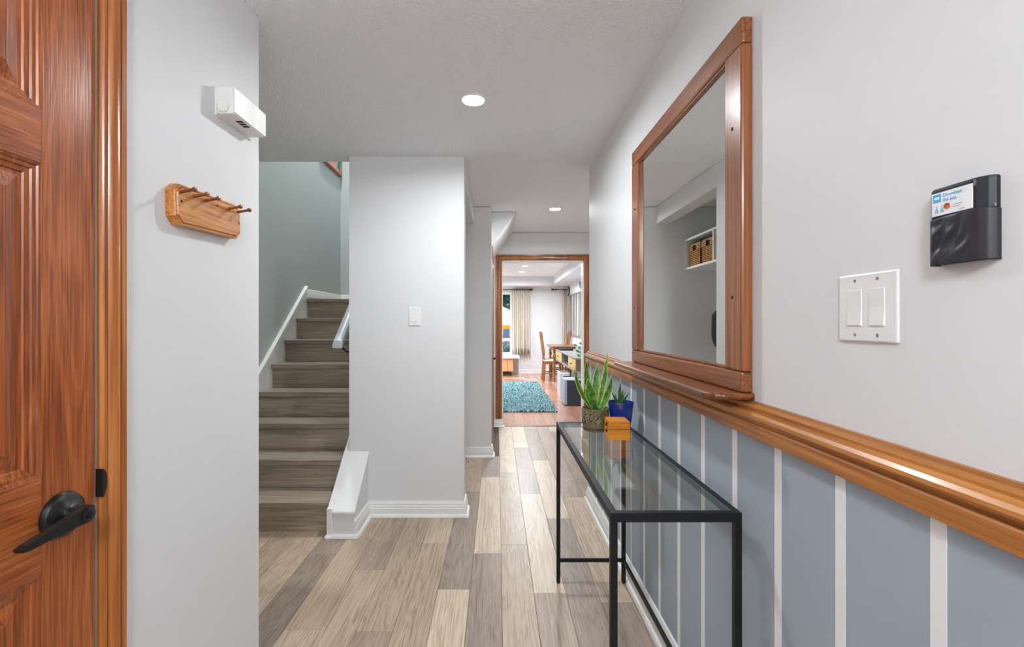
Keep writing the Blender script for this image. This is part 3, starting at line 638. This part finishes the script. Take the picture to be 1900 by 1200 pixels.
for b_, tip, wv, fc, bend, ed in [
    ((px+.004, py-.012, zb_), scr(1090, 702, 1.985), .050, (.15, -1, .35), (-.006, -.012, -.004), .10),
    ((px-.006, py+.006, zb_), scr(1064, 679, 2.06), .028, (.7, -1, .3), (-.012, 0, -.012), .30),
    ((px-.004, py+.010, zb_), scr(1089, 667, 2.06), .034, (.3, -1, .1), (-.012, 0, .006), .22),
    ((px+.002, py+.016, zb_), scr(1110, 671, 2.075), .034, (-.1, -1, 0), (-.004, 0, 0), .22),
    ((px+.008, py+.004, zb_), scr(1127, 655, 2.04), .027, (-.35, -1, .1), (.006, 0, -.004), .30),
    ((px+.012, py-.006, zb_), scr(1136, 697, 2.0), .033, (-.5, -1, .45), (.008, 0, -.010), .18),
    ((px-.008, py-.002, zb_), scr(1094, 700, 2.05), .016, (.2, -1, .1), (-.004, 0, 0), .25)]:
    leaf(sp, b_, tip, wv, fc, bend, ed)
# ------------------------------------------------------------------ succulent in a blue pot
px, py = .5525, 2.045
bp_ = thing('succulent', 'small spiky succulent in a glossy cobalt blue pot', 'potted plant', (px, py, TOP))
M_cob = mat('cobalt_glaze', lin(24, 54, 148), .12, coat=.5)
obj('pot', MB().lathe([(.0, 0), (.041, 0), (.043, .003), (.0555, .1135), (.0570, .1145), (.0575, .121), (.0565, .1235), (.054, .1225), (.050, .100)], 48, Matrix.Translation((px, py, TOP)), False), M_cob, bp_, 40)
obj('soil', MB().lathe([(.0505, .100), (0, .104)], 32, Matrix.Translation((px, py, TOP)), False), M_soil, bp_)
M_leaf, M_edge = leaf_green('succulent_leaf', lin(36, 84, 40), lin(84, 140, 74)), leaf_green('succulent_edge', lin(60, 110, 56), lin(110, 160, 92))
zs = TOP+.098
for tx, ty, Y, wv in [(1151, 709, 2.03, .011), (1148, 720, 2.02, .010), (1157, 722, 2.03, .009), (1134, 726, 2.02, .011), (1168, 727, 2.03, .010), (1161, 725, 2.06, .008), (1139, 727, 2.06, .008), (1150, 728, 1.995, .012)]:
    q = scr(tx, ty, Y); leaf(bp_, (px-.010+(q[0]-px+.01)*.1, py+(q[1]-py)*.1-.005, zs), q, wv, (.3 if tx < 1150 else -.3, -1, .3), ((px-q[0])*.15, 0, -.006 if abs(tx-1151) > 8 else 0), .15, 8, .8, .8)

# ------------------------------------------------------------------ coat alcove (seen in the mirror)
sh = thing('wall_shelf', 'white open cubby shelf high in the coat alcove', 'shelf', (-.65, 3.72, 1.722))
SX0, SX1, SY0, SY1, SZ0, SZ1 = -.829, -.474, 3.19, 4.2295, 1.722, 2.0
obj('bottom', MB().box(SX0, SX1, SY0, SY1, SZ0, SZ0+.018), M_white, sh); obj('top', MB().box(SX0, SX1, SY0, SY1, SZ1-.018, SZ1), M_white, sh)
for y in (SY0, 3.668, SY1-.018): obj('divider', MB().box(SX0, SX1, y, y+.018, SZ0+.018, SZ1-.018), M_white, sh)
obj('back', MB().box(SX0, SX0+.008, SY0+.018, SY1-.018, SZ0+.018, SZ1-.018), M_white, sh)
M_wick = bpy.data.materials.new('wicker'); M_wick.use_nodes = True; t = M_wick.node_tree; b = t.nodes['Principled BSDF']; L = t.links.new
tc = t.nodes.new('ShaderNodeTexCoord'); sx = t.nodes.new('ShaderNodeSeparateXYZ'); ad = t.nodes.new('ShaderNodeMath'); cx_ = t.nodes.new('ShaderNodeCombineXYZ'); bk = t.nodes.new('ShaderNodeTexBrick')
L(tc.outputs['Object'], sx.inputs[0]); L(sx.outputs[0], ad.inputs[0]); L(sx.outputs[1], ad.inputs[1]); L(ad.outputs[0], cx_.inputs[0]); L(sx.outputs[2], cx_.inputs[1]); L(cx_.outputs[0], bk.inputs['Vector'])
bk.inputs['Scale'].default_value = 1; bk.inputs['Brick Width'].default_value = .03; bk.inputs['Row Height'].default_value = .0155; bk.inputs['Mortar Size'].default_value = .003
bk.inputs['Color1'].default_value = lin(226, 176, 112); bk.inputs['Color2'].default_value = lin(200, 146, 84); bk.inputs['Mortar'].default_value = lin(96, 58, 26)
L(bk.outputs[0], b.inputs['Base Color']); b.inputs['Roughness'].default_value = .6
ba = None
for i, (y, lb) in enumerate([(4.072, 'wicker basket at the end of the alcove shelf, beside the wall'), (3.815, 'wicker basket between its neighbour and the shelf divider'), (3.545, 'wicker basket on the near side of the shelf divider')]):
    if ba is None:
        ba = thing('wicker_basket', lb, 'basket', (-.50, y, SZ0+.0185), 'wicker baskets in the alcove shelf')
        m = MB()
        for k in range(13):
            z = .004+k*.0155; e = .002*(k % 2)
            m.sweep([(0, z), (.004+e, z+.001), (.005+e, z+.007), (.004+e, z+.0135), (0, z+.0145)], [(0, -.112), (-.27, -.112), (-.27, .112), (0, .112), (0, .062 if 9 <= k <= 11 else -.112)] if not 9 <= k <= 11 else [(0, -.035), (0, -.112), (-.27, -.112), (-.27, .112), (0, .112), (0, .035)][::-1])
        for k in range(15): y_ = -.105+k*.015; m.box(-.004, .0025, y_-.003, y_+.003, 0, .14)
        m.box(-.268, -.006, -.108, .108, 0, .006)
        obj('body', m, M_wick, ba, 40, local=True)
        obj('liner', MB().box(-.264, -.008, -.104, .104, .006, .19), M_dark, ba, local=True)
    else: copy_tree(ba, (-.50, y, SZ0+.0185), lb)
ct = thing('coat', 'dark navy coat hanging in the alcove, seen in the mirror', 'coat', (-.69, 3.87, .965))
m = MB(); rows = 22; n = 28; vs = []; fs = []
for j in range(rows+1):
    t_ = j/rows; z = 1.385-.42*t_
    tp = 1 if t_ < .6 else 1-.7*((t_-.6)/.4)**2; wy = (.05+.15*min(1, t_*6)**.6)*tp; wx = (.04+.06*min(1, t_*5))*tp
    for i in range(n):
        a = 2*math.pi*i/n; k = 1+.10*noise.noise(Vector((math.cos(a)*3, math.sin(a)*3, z*3)))
        vs.append((-.69+wx*k*math.cos(a), 3.87+wy*k*math.sin(a), z))
for j in range(rows):
    for i in range(n): k = (i+1) % n; fs.append((j*n+i, j*n+k, j*n+n+k, j*n+n+i))
fs.append(tuple(range(n))); fs.append(tuple(rows*n+i for i in range(n)))
obj('body', m.add(vs, fs), mat('navy_cloth', (.010, .012, .020, 1), .85), ct, 60)
obj('collar', MB().lathe([(.045, 0), (.05, .015), (.04, .03), (.032, .012)], 20, Matrix.Translation((-.69, 3.87, 1.375)), False), mat('navy_collar', (.014, .016, .026, 1), .85), ct, 60)
hk = thing('coat_hook', 'white coat hook rail on the alcove wall behind the coat', 'hook', (-.829, 3.76, 1.42))
obj('rail', MB().box(-.8295, -.812, 3.3, 4.15, 1.40, 1.47), M_white, hk)
for y in (3.45, 3.87, 4.10): obj('hook', MB().tube([(-.812, y, 1.44), (-.775, y, 1.43), (-.75, y, 1.435), (-.745, y, 1.455)], .005), M_black, hk, 40)

# ==================================================================== far room
M_lamcol = [(190, 146, 128), (198, 154, 136), (182, 138, 120), (204, 163, 147)]
ff = struct('floor_far', MB().box(-3.1, 1.9, 5.471, 11.3, -.05, -.0085), mat('far_subfloor', lin(190, 120, 92), .3), 'reddish laminate floor of the far room')
lm_me = MB().box(-.0645, .0645, -.5, .5, -.008, 0, .0007).mesh('laminate_plank', M_lam)
for k in range(-4, 14):
    x = .02+.13*k; y = 5.512-random.random()*1.2
    while y < 11.2:
        a, b_ = max(y, 5.512), min(y+1.2, 11.199)
        if b_-a > .03 and x+.065 < 1.73:
            o = bpy.data.objects.new('laminate_plank', lm_me); link(o, ff, True); o.scale = (1, b_-a-.0012, 1); o.location = (x, (a+b_)/2, 0); o.color = lin(*random.choice(M_lamcol))
        y += 1.2
obj('laminate_field', MB().box(-3.0, -.566, 5.575, 11.199, -.008, 0), M_lam, ff).color = lin(190, 146, 128)
BY = 11.2
WX0, WX1, WZ0, WZ1 = -1.7, .37, .465, 1.985
struct('wall_far_back', MB().box(-3.1, WX0, BY, BY+.14, 0, CZ).box(WX1, 1.9, BY, BY+.14, 0, CZ).box(WX0, WX1, BY, BY+.14, 0, WZ0).box(WX0, WX1, BY, BY+.14, WZ1, CZ), M_far_wall, 'white wall with the window at the end of the far room')
struct('wall_far_right', MB().box(1.72, 1.9, 5.571, BY, 0, CZ), M_far_wall); struct('wall_far_left', MB().box(-3.1, -3.0, 5.571, BY, 0, CZ), M_far_wall)
struct('ceiling_far_room', MB().box(-3.1, 1.9, 5.5705, BY+.14, CZ, CZ+.1), M_ceil3)
struct('ceiling_bulkhead', MB().box(-3.0, 1.31, 10.6, BY, 2.10, CZ-.0005).box(1.31, 1.72, 5.572, BY, 2.12, CZ-.0005), M_far_wall, 'boxed ceiling bulkhead along two walls of the far room')
baseboard('baseboard_far_back', [(-3.0, BY), (1.72, BY)])
baseboard('baseboard_far_side', [(1.72, BY-.04), (1.72, 5.6)])
# window
wn = struct_root('window_1', (-.66, BY, WZ0), 'white framed window behind the far curtain')
FW = .045
for nm, a in (('frame_side', (WX0, WX0+FW, WZ0, WZ1)), ('frame_side', (WX1-FW, WX1, WZ0, WZ1)), ('frame_top', (WX0+FW, WX1-FW, WZ1-.06, WZ1)), ('frame_bottom', (WX0+FW, WX1-FW, WZ0, WZ0+.04)), ('transom', (WX0+FW, WX1-FW, .785, .85)), ('mullion', (-.70, -.64, .85, WZ1-.06)), ('mullion', (-.70, -.64, WZ0+.04, .785))):
    obj(nm, MB().box(a[0], a[1], BY+.02, BY+.10, a[2], a[3], .003), M_white, wn)
for a in ((WX0+FW, -.70, .85, WZ1-.06), (-.64, WX1-FW, .85, WZ1-.06), (WX0+FW, -.70, WZ0+.04, .785), (-.64, WX1-FW, WZ0+.04, .785)):
    obj('pane', MB().box(a[0], a[1], BY+.055, BY+.061, a[2], a[3]), M_pane, wn)
struct('trim_8', MB().box(WX0-.1, .53, 10.60, BY-.0005, .405, .460, .008), M_white, 'white window ledge over the cedar boards')
# cedar cabinet under the ledge
cb = thing('window_cabinet', 'pale cedar board cabinet under the far window ledge', 'cabinet', (-.65, 10.9, 0))
for k in range(13): x = .376-.12*(k+1); obj('board', MB().box(x+.002, x+.118, 10.65, 10.668, .10, .375, .003), M_bench, cb)
obj('top_board', MB().box(-1.19, .376, 10.64, BY-.02, .376, .404), M_bench, cb)
obj('end_board', MB().box(.358, .3755, 10.669, BY-.02, .10, .375), M_bench, cb)
obj('toe_kick', MB().box(-1.18, .34, 10.70, BY-.03, 0, .10), mat('dark_plinth', lin(60, 42, 34), .6), cb)
# curtains
M_curt = mat('cream_curtain', lin(216, 209, 198), .8, vary=.04)
def curtain(x0, x1, folds, label):
    t_ = thing('curtain', label, 'curtain', ((x0+x1)/2, 11.08, .47), 'cream curtains of the far room')
    m = MB(); vs = []; fs = []; n = folds*8; rows = 10
    for j in range(rows+1):
        q = j/rows; z = 2.055-(2.055-.475)*q
        for i in range(n+1):
            u = i/n; ph = u*folds*2*math.pi
            vs.append((x0+(x1-x0)*u+(.012*q*math.sin(ph*.37)), 11.075+(.030+.014*q)*math.sin(ph+.25*math.sin(3*q)), z))
    for j in range(rows):
        for i in range(n): a = j*(n+1)+i; fs.append((a, a+1, a+n+2, a+n+1))
    c = obj('fabric', m.add(vs, fs), M_curt, t_, 80); s_ = c.modifiers.new('thick', 'SOLIDIFY'); s_.thickness = .002
    return t_
curtain(.372, .79, 9, 'wide cream pleated curtain beside the far window'); curtain(1.585, 1.70, 4, 'narrow cream pleated curtain beside the large grey television')
curtain(-2.2, -1.72, 9, 'cream curtain on the far side of the far window')
for x0, x1, e, lb in ((-2.25, .80, .80, 'long black curtain rod over the far window'), (1.365, 1.715, 1.365, 'short black curtain rod with pointed finial near the corner')):
    rd = thing('curtain_rod', lb, 'curtain rod', (x0, 11.05, 2.03), 'curtain rods of the far room')
    obj('rod', MB().tube([(x0, 11.005, 2.03), (x1, 11.005, 2.03)], .010), M_black, rd, 40)
    s_ = 1 if e == x1 else -1
    obj('finial', MB().lathe([(.010, -.002), (.026, .01), (.022, .035), (.012, .06), (0, .075)], 16, Matrix.Translation((e, 11.005, 2.03)) @ Matrix.Rotation(R(90*s_), 4, 'Y')), M_black, rd, 40)
    obj('bracket', MB().box((x1+.001 if s_ > 0 else x0+.06)-.008, (x1+.001 if s_ > 0 else x0+.06)+.008, 11.005, 11.1995, 2.015, 2.045), M_black, rd)
# outlets and switch on the back wall
for px_, py_, lb, ct_ in ((989, 667, 'white wall outlet left of the chair on the far wall', 'outlet'), (1011.5, 667, 'white wall outlet behind the oak chair on the far wall', 'outlet'), (1012, 591, 'white blank switch plate on the far white wall', 'wall plate')):
    q = scr(px_, py_, BY); o = thing('wall_outlet' if ct_ == 'outlet' else 'wall_plate', lb, ct_, (q[0], BY-.0003, q[2]))
    obj('plate', MB().box(-.036, .036, -.006, 0, -.058, .058, .002), M_plastic, o, local=True)
    if ct_ == 'outlet':
        for z in (-.022, .022): obj('socket', MB().lathe([(.016, 0), (.016, .003), (0, .003)], 16, Matrix.Translation((0, -.0055, z)) @ Matrix.Rotation(R(90), 4, 'X')), M_chime, o, local=True)
    else: obj('screw', MB().lathe([(.004, 0), (0, .002)], 10, Matrix.Translation((0, -.006, 0)) @ Matrix.Rotation(R(90), 4, 'X'), False), M_screw, o, local=True)
# rug
rg = thing('shag_rug', 'turquoise and grey shag rug on the far room floor', 'rug', (-.2, 7.85, 0))
RX0, RX1, RY0, RY1 = -1.25, .835, 6.32, 9.40
obj('backing', MB().box(RX0, RX1, RY0, RY1, .0005, .012), mat('rug_backing', lin(40, 70, 84), .9), rg)
m = MB(); rr = random.Random(3)
cols = [mat('pile_teal', lin(96, 150, 162), .9), mat('pile_aqua', lin(160, 200, 206), .9), mat('pile_navy', lin(44, 76, 92), .9), mat('pile_cream', lin(216, 226, 224), .9)]
for i in range(26000):
    x = rr.uniform(RX0+.005, RX1-.005) if rr.random() < .25 else rr.uniform(-.05, RX1-.003); y = rr.uniform(RY0+.003, RY1-.003)
    r_ = rr.uniform(.010, .018); hgt = rr.uniform(.028, .045); dx, dy = rr.uniform(-.02, .02), rr.uniform(-.02, .02); a = rr.uniform(0, 6.28)
    n1 = noise.noise(Vector((x*2.2, y*2.2, 0))); m.mi = min(3, max(0, int(rr.choice([0, 0, 1, 1, 1, 2, 3])+(1 if n1 > .25 and rr.random() < .4 else 0))))
    m.add([(x+r_*math.cos(a+k*2.094), y+r_*math.sin(a+k*2.094), .010) for k in range(3)]+[(x+dx, y+dy, hgt)], [(0, 1, 3), (1, 2, 3), (2, 0, 3)])
me = bpy.data.meshes.new('pile'); me.from_pydata(m.v, [], m.f)
for c in cols: me.materials.append(c)
me.polygons.foreach_set('material_index', m.m)
obj('pile', me, None, rg)['kind'] = 'stuff'
# television on the right wall, curtain reflection painted into its face
tv = thing('wall_tv', 'large silver framed television with curtain reflection painted as grey strokes near the curtain', 'television', (1.71, 9.95, 1.0))
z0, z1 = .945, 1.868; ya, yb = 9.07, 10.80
pm = bpy.data.materials.new('painted_reflection'); pm.use_nodes = True; t = pm.node_tree; b = t.nodes['Principled BSDF']; L = t.links.new
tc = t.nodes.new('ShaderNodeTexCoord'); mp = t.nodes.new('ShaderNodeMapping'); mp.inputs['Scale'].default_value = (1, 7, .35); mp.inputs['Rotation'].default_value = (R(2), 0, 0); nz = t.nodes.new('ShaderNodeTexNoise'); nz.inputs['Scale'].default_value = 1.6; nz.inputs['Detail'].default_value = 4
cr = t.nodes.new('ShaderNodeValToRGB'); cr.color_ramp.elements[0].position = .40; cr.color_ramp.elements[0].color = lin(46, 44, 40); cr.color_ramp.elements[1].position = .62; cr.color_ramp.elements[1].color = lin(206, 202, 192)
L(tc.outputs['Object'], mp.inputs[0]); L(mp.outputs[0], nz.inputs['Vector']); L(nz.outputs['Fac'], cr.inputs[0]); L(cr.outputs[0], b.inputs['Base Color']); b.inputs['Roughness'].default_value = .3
obj('backing', MB().box(1.690, 1.7195, ya, yb, z0, z1), M_black, tv)
obj('print', MB().box(1.686, 1.690, ya+.02, yb-.02, z0+.02, z1-.02), pm, tv)  # screen face, reflected curtain stripes painted in its colour
obj('frame', MB().sweep([(0, 0), (0, .012), (.022, .012), (.022, 0)], [(ya, z0), (ya, z1), (yb, z1), (yb, z0), (ya, z0)], lambda u, v, t: (1.690-t, u, v)), mat('silver_frame', (.30, .29, .27, 1), .3, .8), tv)
# clock
ck = thing('wall_clock', 'round wall clock above the large grey television', 'clock', (1.72, 10.9, 1.985))
RM = Matrix.Translation((1.7195, 10.90, 1.985)) @ Matrix.Rotation(R(-90), 4, 'Y')
obj('case', MB().lathe([(0, 0), (.108, 0), (.110, .02), (.104, .032), (.098, .032), (.096, .022), (0, .022)], 32, RM, False), M_black, ck, 40)
obj('dial', MB().lathe([(.095, .0225), (.095, .024), (0, .024)], 32, RM, False), M_plastic, ck)
obj('hand', MB().box(1.693, 1.695, 10.896, 10.904, 1.985, 2.06), M_black, ck); obj('hand', MB().box(1.693, 1.695, 10.90, 10.95, 1.981, 1.989), M_black, ck)
# vent on the right wall under the bulkhead
vt = thing('air_vent', 'small grey air vent grille high on the far right wall', 'vent', (1.72, 9.37, 2.02))
obj('frame', MB().sweep([(0, 0), (0, .008), (.015, .008), (.015, 0)], [(9.22, 1.935), (9.22, 2.10), (9.52, 2.10), (9.52, 1.935), (9.22, 1.935)], lambda u, v, t: (1.7195-t, u, v)), M_plastic, vt)
for k in range(9): obj('louvre', MB().box(1.712, 1.719, 9.235, 9.505, 1.952+k*.0155, 1.961+k*.0155), M_grey, vt)
# media console
mc = thing('media_console', 'low grey and yellow media console along the far right wall', 'console', (1.42, 8.1, 0))
KX0, KX1, KY0, KY1, KZ0, KZ1 = 1.20, 1.65, 6.95, 9.30, .475, .70
M_kgrey = mat('console_grey', lin(150, 148, 146), .35); M_kside = mat('console_side', lin(112, 98, 88), .45); M_kyel = mat('console_yellow', lin(216, 188, 112), .3)
obj('top', MB().box(KX0-.012, KX1, KY0-.01, KY1+.01, KZ1-.022, KZ1, .003), M_kgrey, mc)
obj('bottom', MB().box(KX0, KX1, KY0, KY1, KZ0, KZ0+.02), M_kgrey, mc)
for y in (KY0, KY1-.02): obj('side', MB().box(KX0, KX1, y, y+.02, KZ0+.02, KZ1-.022), M_kside, mc)
for y in (7.70, 8.48): obj('divider', MB().box(KX0+.004, KX1, y, y+.02, KZ0+.02, KZ1-.022), M_kgrey, mc)
obj('back', MB().box(KX1-.01, KX1, KY0+.02, KY1-.02, KZ0+.02, KZ1-.022), M_kside, mc)
for a, b_ in ((KY0+.022, 7.698), (8.502, KY1-.022)):
    d = obj('drawer', MB().box(KX0-.004, KX0+.40, a, b_, KZ0+.024, KZ1-.026, .002), M_kyel, mc)
    obj('knob', MB().lathe([(.008, 0), (.008, .012), (.013, .016), (.013, .022), (0, .024)], 14, Matrix.Translation((KX0-.004, (a+b_)/2, .585)) @ Matrix.Rotation(R(-90), 4, 'Y')), M_black, d, 40)
for x in (KX0+.06, KX1-.06):
    for y in (KY0+.40, KY1-.15): obj('leg', MB().tube([(x, y, KZ0), (x, y, 0)], [.024, .014], 12), M_chair, mc, 40)
ar = thing('media_player', 'black media player in the open console bay', 'media player', (1.4, 8.1, KZ0+.02))
obj('case', MB().box(1.23, 1.45, 7.85, 8.3, KZ0+.0205, KZ0+.075, .003), M_black, ar); obj('display', MB().box(1.228, 1.23, 7.95, 8.15, KZ0+.035, KZ0+.06), M_grey, ar)
lp_ = thing('laptop', 'closed black laptop on the far end of the console', 'laptop', (1.36, 9.0, KZ1))
obj('base', MB().box(1.215, 1.46, 8.75, 9.22, KZ1+.0005, KZ1+.016, .003), M_black, lp_); obj('lid', MB().box(1.215, 1.46, 8.75, 9.22, KZ1+.018, KZ1+.028, .003), M_black, lp_)
sb = thing('bar', 'pale blue grey bar along the back of the console', 'bar', (1.58, 8.2, KZ1))  # plain bluish strip at the console back, shaped as a bar
obj('body', MB().box(1.53, 1.62, 7.5, 8.9, KZ1+.0005, KZ1+.075, .012), mat('bar_blue_grey', lin(160, 178, 192), .4), sb); obj('grille', MB().box(1.527, 1.531, 7.54, 8.86, KZ1+.012, KZ1+.062), mat('bar_front_blue', lin(130, 146, 160), .7), sb)  # the grille is only the bar's plain, darker blue front strip
# small plant on the console
M_leaf, M_edge = leaf_green('console_leaf', lin(60, 104, 66), lin(130, 168, 120)), leaf_green('console_leaf_edge', lin(150, 180, 140), lin(200, 214, 190))
cp = thing('trailing_plant', 'small trailing leafy plant on the near end of the console', 'potted plant', (1.36, 7.12, KZ1))
obj('pot', MB().lathe([(0, 0), (.05, 0), (.062, .10), (.064, .105), (.057, .105), (.054, .09), (0, .088)], 28, Matrix.Translation((1.40, 7.12, KZ1+.0005)), False), M_plastic, cp, 40)
for tx, ty in ((1069, 641), (1073, 652), (1077, 646), (1075, 660), (1080, 655), (1084, 648), (1088, 660), (1079, 638), (1092, 646)):
    q = Vector(scr(tx, ty, 7.05+random.uniform(-.04, .04))); b0_ = Vector((1.40, 7.12, KZ1+.09))
    st_ = obj('stem', MB().tube([b0_, (b0_+q)/2+Vector((0, 0, .03)), q], .003, 6), M_leaf, cp, 60)
    leaf(cp, q+Vector((.02, 0, -.012)), q+Vector((-.045, -.01, .012)), .05, (.1, -1, .4), (0, 0, .006), .18, 8, .2, .3)
# subwoofer and air purifier
sw = thing('subwoofer', 'dark grey subwoofer box with pale sides before the console', 'speaker', (1.2, 6.98, 0))
obj('cabinet', MB().box(1.005, 1.36, 6.825, 7.16, .012, .388, .004), mat('subwoofer_silver', lin(176, 186, 200), .4), sw)
obj('grille', MB().box(1.045, 1.355, 6.808, 6.825, .02, .375, .004), mat('subwoofer_cloth', lin(58, 64, 74), .9, bump=(400, .3, .002)), sw)
for x in (1.03, 1.33):
    for y in (6.86, 7.13): obj('foot', MB().lathe([(.014, 0), (.014, .012)], 12, Matrix.Translation((x, y, 0))), M_black, sw)
ap = thing('air_purifier', 'white slim air purifier behind the subwoofer', 'air purifier', (1.12, 7.7, 0))
obj('body', MB().box(1.035, 1.20, 7.53, 7.85, .0, .41, .012), M_plastic, ap); obj('front_vent', MB().box(1.085, 1.198, 7.523, 7.53, .03, .36, .003), M_black, ap); obj('top_grille', MB().box(1.05, 1.19, 7.56, 7.82, .41, .416), M_grey, ap)
# dining table and chairs
dt = thing('dining_table', 'small wooden dining table with turned legs beyond the console', 'table', (1.44, 9.9, 0))
obj('top', MB().box(1.115, 1.70, 9.42, 10.30, .722, .75, .006), M_chair, dt)
obj('apron', MB().box(1.17, 1.66, 9.48, 10.24, .655, .7215), M_chair, dt)
for x in (1.19, 1.64):
    for y in (9.50, 10.22): obj('leg', MB().lathe([(.028, .655), (.030, .62), (.020, .60), (.036, .56), (.036, .53), (.022, .50), (.026, .40), (.030, .2), (.018, .06), (.022, .03), (.016, 0)], 16, Matrix.Translation((x, y, 0))), M_chair, dt, 40)
ch_ = thing('dining_chair', 'oak ladder back chair with pale seat side on by the console', 'chair', (1.18, 9.78, 0), 'dining chairs of the far room')
for s in (-1, 1):
    obj('rear_leg', MB().tube([(-.20, s*.17, 0), (-.175, s*.17, .42), (-.19, s*.165, .60), (-.245, s*.16, 1.03)], [.020, .022, .020, .017], 8), M_chair, ch_, 40, local=True)
    obj('front_leg', MB().tube([(.19, s*.19, 0), (.19, s*.19, .43)], [.018, .023], 8), M_chair, ch_, 40, local=True)
    obj('stretcher', MB().tube([(-.19, s*.17, .17), (.19, s*.19, .17)], .011, 8), M_chair, ch_, 40, local=True)
    obj('seat_rail', MB().box(-.18, .20, s*.185-.012, s*.185+.012, .365, .42), M_chair, ch_, local=True)
obj('stretcher', MB().tube([(.19, -.19, .12), (.19, .19, .12)], .011, 8), M_chair, ch_, 40, local=True)
obj('seat', MB().box(-.19, .215, -.20, .20, .421, .448, .010), mat('seat_cream', lin(214, 206, 182), .8), ch_, local=True)
obj('top_rail', MB().add([(-.255, -.18, .96), (-.235, -.18, .96), (-.245, -.18, 1.045), (-.265, -.18, 1.045), (-.255, .18, .96), (-.235, .18, .96), (-.245, .18, 1.045), (-.265, .18, 1.045)], [(0, 1, 2, 3), (4, 5, 6, 7), (0, 1, 5, 4), (1, 2, 6, 5), (2, 3, 7, 6), (3, 0, 4, 7)]), M_chair, ch_, local=True)
for y in (-.09, -.03, .03, .09): obj('back_slat', MB().tube([(-.185, y, .5), (-.245, y, .97)], .010, 6), M_chair, ch_, 40, local=True)
obj('lower_rail', MB().box(-.20, -.175, -.16, .16, .49, .53), M_chair, ch_, local=True)
copy_tree(ch_, (1.435, 10.62, 0), 'oak chair behind the dining table, below the large grey television', R(180))

# ==================================================================== outside the far window
GZ = -.8
struct('ground', MB().box(-14, 14, BY+.145, 40, GZ-.1, GZ), mat('patio_stone', lin(150, 150, 140), .9, vary=.2), 'paved yard outside the far window')
um = thing('patio_umbrella', 'white patio umbrella with orange border outside the window', 'umbrella', (-.1, 16.0, GZ))
m = MB(); n = 8; C = (-.15, 16.0); vs = [(C[0], C[1], 1.98)]; fs = []
for ring_, z in ((.9, 1.52), (1.5, 1.15)):
    for i in range(n): a = 2*math.pi*i/n+.2; vs.append((C[0]+ring_*math.cos(a), C[1]+ring_*math.sin(a), z))
for i in range(n): k = (i+1) % n; fs += [(0, 1+i, 1+k), (1+i, 1+n+i, 1+n+k, 1+k)]
cn = obj('canopy', m.add(vs, fs), mat('umbrella_canvas', (.75, .74, .72, 1), .8), um); cn.modifiers.new('thick', 'SOLIDIFY').thickness = .004
m = MB(); vs = []; fs = []
for i in range(n): a = 2*math.pi*i/n+.2; vs += [(C[0]+1.505*math.cos(a), C[1]+1.505*math.sin(a), 1.155), (C[0]+1.505*math.cos(a), C[1]+1.505*math.sin(a), 1.03)]
for i in range(n): k = (i+1) % n; fs.append((2*i, 2*k, 2*k+1, 2*i+1))
vl = obj('valance', m.add(vs, fs), mat('orange_valance', lin(244, 160, 30), .8), um); vl.modifiers.new('thick', 'SOLIDIFY').thickness = .004
obj('pole', MB().tube([(C[0], C[1], GZ+.06), (C[0], C[1], 2.02)], .022), M_white, um, 40)
obj('base', MB().lathe([(0, 0), (.3, 0), (.28, .06), (.05, .09), (0, .09)], 24, Matrix.Translation((C[0], C[1], GZ)), False), M_grey, um, 40)
fe = thing('garden_fence', 'blue grey board fence at the end of the yard', 'fence', (0, 18.3, GZ))
M_fence = wood('weathered_fence', lin(84, 104, 124), lin(112, 134, 156), lin(134, 156, 176), 'Z', 1.2, .8, 0, .1)
for k in range(40): x = -5+.25*k; obj('fence_board', MB().box(x, x+.238, 18.3, 18.325, GZ, 1.05+.01*(k % 3)), M_fence, fe)
for z in (-.4, .6): obj('fence_rail', MB().box(-5, 5, 18.33, 18.38, z, z+.09), M_fence, fe)
M_fol = leaf_green('tree_foliage', lin(30, 74, 66), lin(70, 130, 112), 3)
def leaves(cx, cy, cz, rx, rz_, n, sz):
    m = MB()
    for i in range(n):
        d = Vector((rr.gauss(0, 1), rr.gauss(0, 1), rr.gauss(0, 1))).normalized()*(rr.random()**.4)
        p = Vector((cx+d.x*rx, cy+d.y*rx, cz+d.z*rz_)); a = Vector((rr.gauss(0, 1), rr.gauss(0, 1), rr.gauss(0, 1))).normalized()*sz; b_ = a.orthogonal().normalized()*sz*.5
        m.add([p-a, p+b_, p+a, p-b_], [(0, 1, 2, 3)])
    me = bpy.data.meshes.new('foliage'); me.from_pydata(m.v, [], m.f); return me
for x, y, cz, r_, lb in ((.9, 22.5, 3.4, 2.5, 'dark leafy tree beyond the fence, right of the umbrella'), (-5.0, 23, 3.2, 2.7, 'dark leafy tree beyond the fence, left of the umbrella')):
    tr = thing('tree', lb, 'tree', (x, y, GZ), 'trees beyond the fence')
    obj('trunk', MB().tube([(x, y, GZ), (x+.05, y, .8), (x, y, 3)], [.2, .15, .06], 10), M_fcase, tr, 40)
    me = leaves(x, y, cz, r_, 2.3, 3500, .22); me.materials.append(M_fol); f_ = obj('foliage', me, None, tr); f_['kind'] = 'stuff'
fp_ = thing('flower_tub', 'tub of pink flowers just outside the far window', 'flower pot', (.2, 13.2, GZ))
obj('tub', MB().lathe([(0, 0), (.20, 0), (.26, .42), (.27, .44), (.24, .44), (.22, .40), (0, .40)], 24, Matrix.Translation((.3, 13.2, GZ)), False), mat('tub_clay', lin(96, 70, 60), .8), fp_, 40)
me = leaves(.3, 13.2, .15, .32, .55, 900, .05); me.materials.append(M_fol); obj('foliage', me, None, fp_)['kind'] = 'stuff'
me = leaves(.3, 13.2, .28, .34, .45, 160, .035); me.materials.append(mat('pink_petals', lin(214, 90, 120), .8)); obj('blossoms', me, None, fp_)['kind'] = 'stuff'
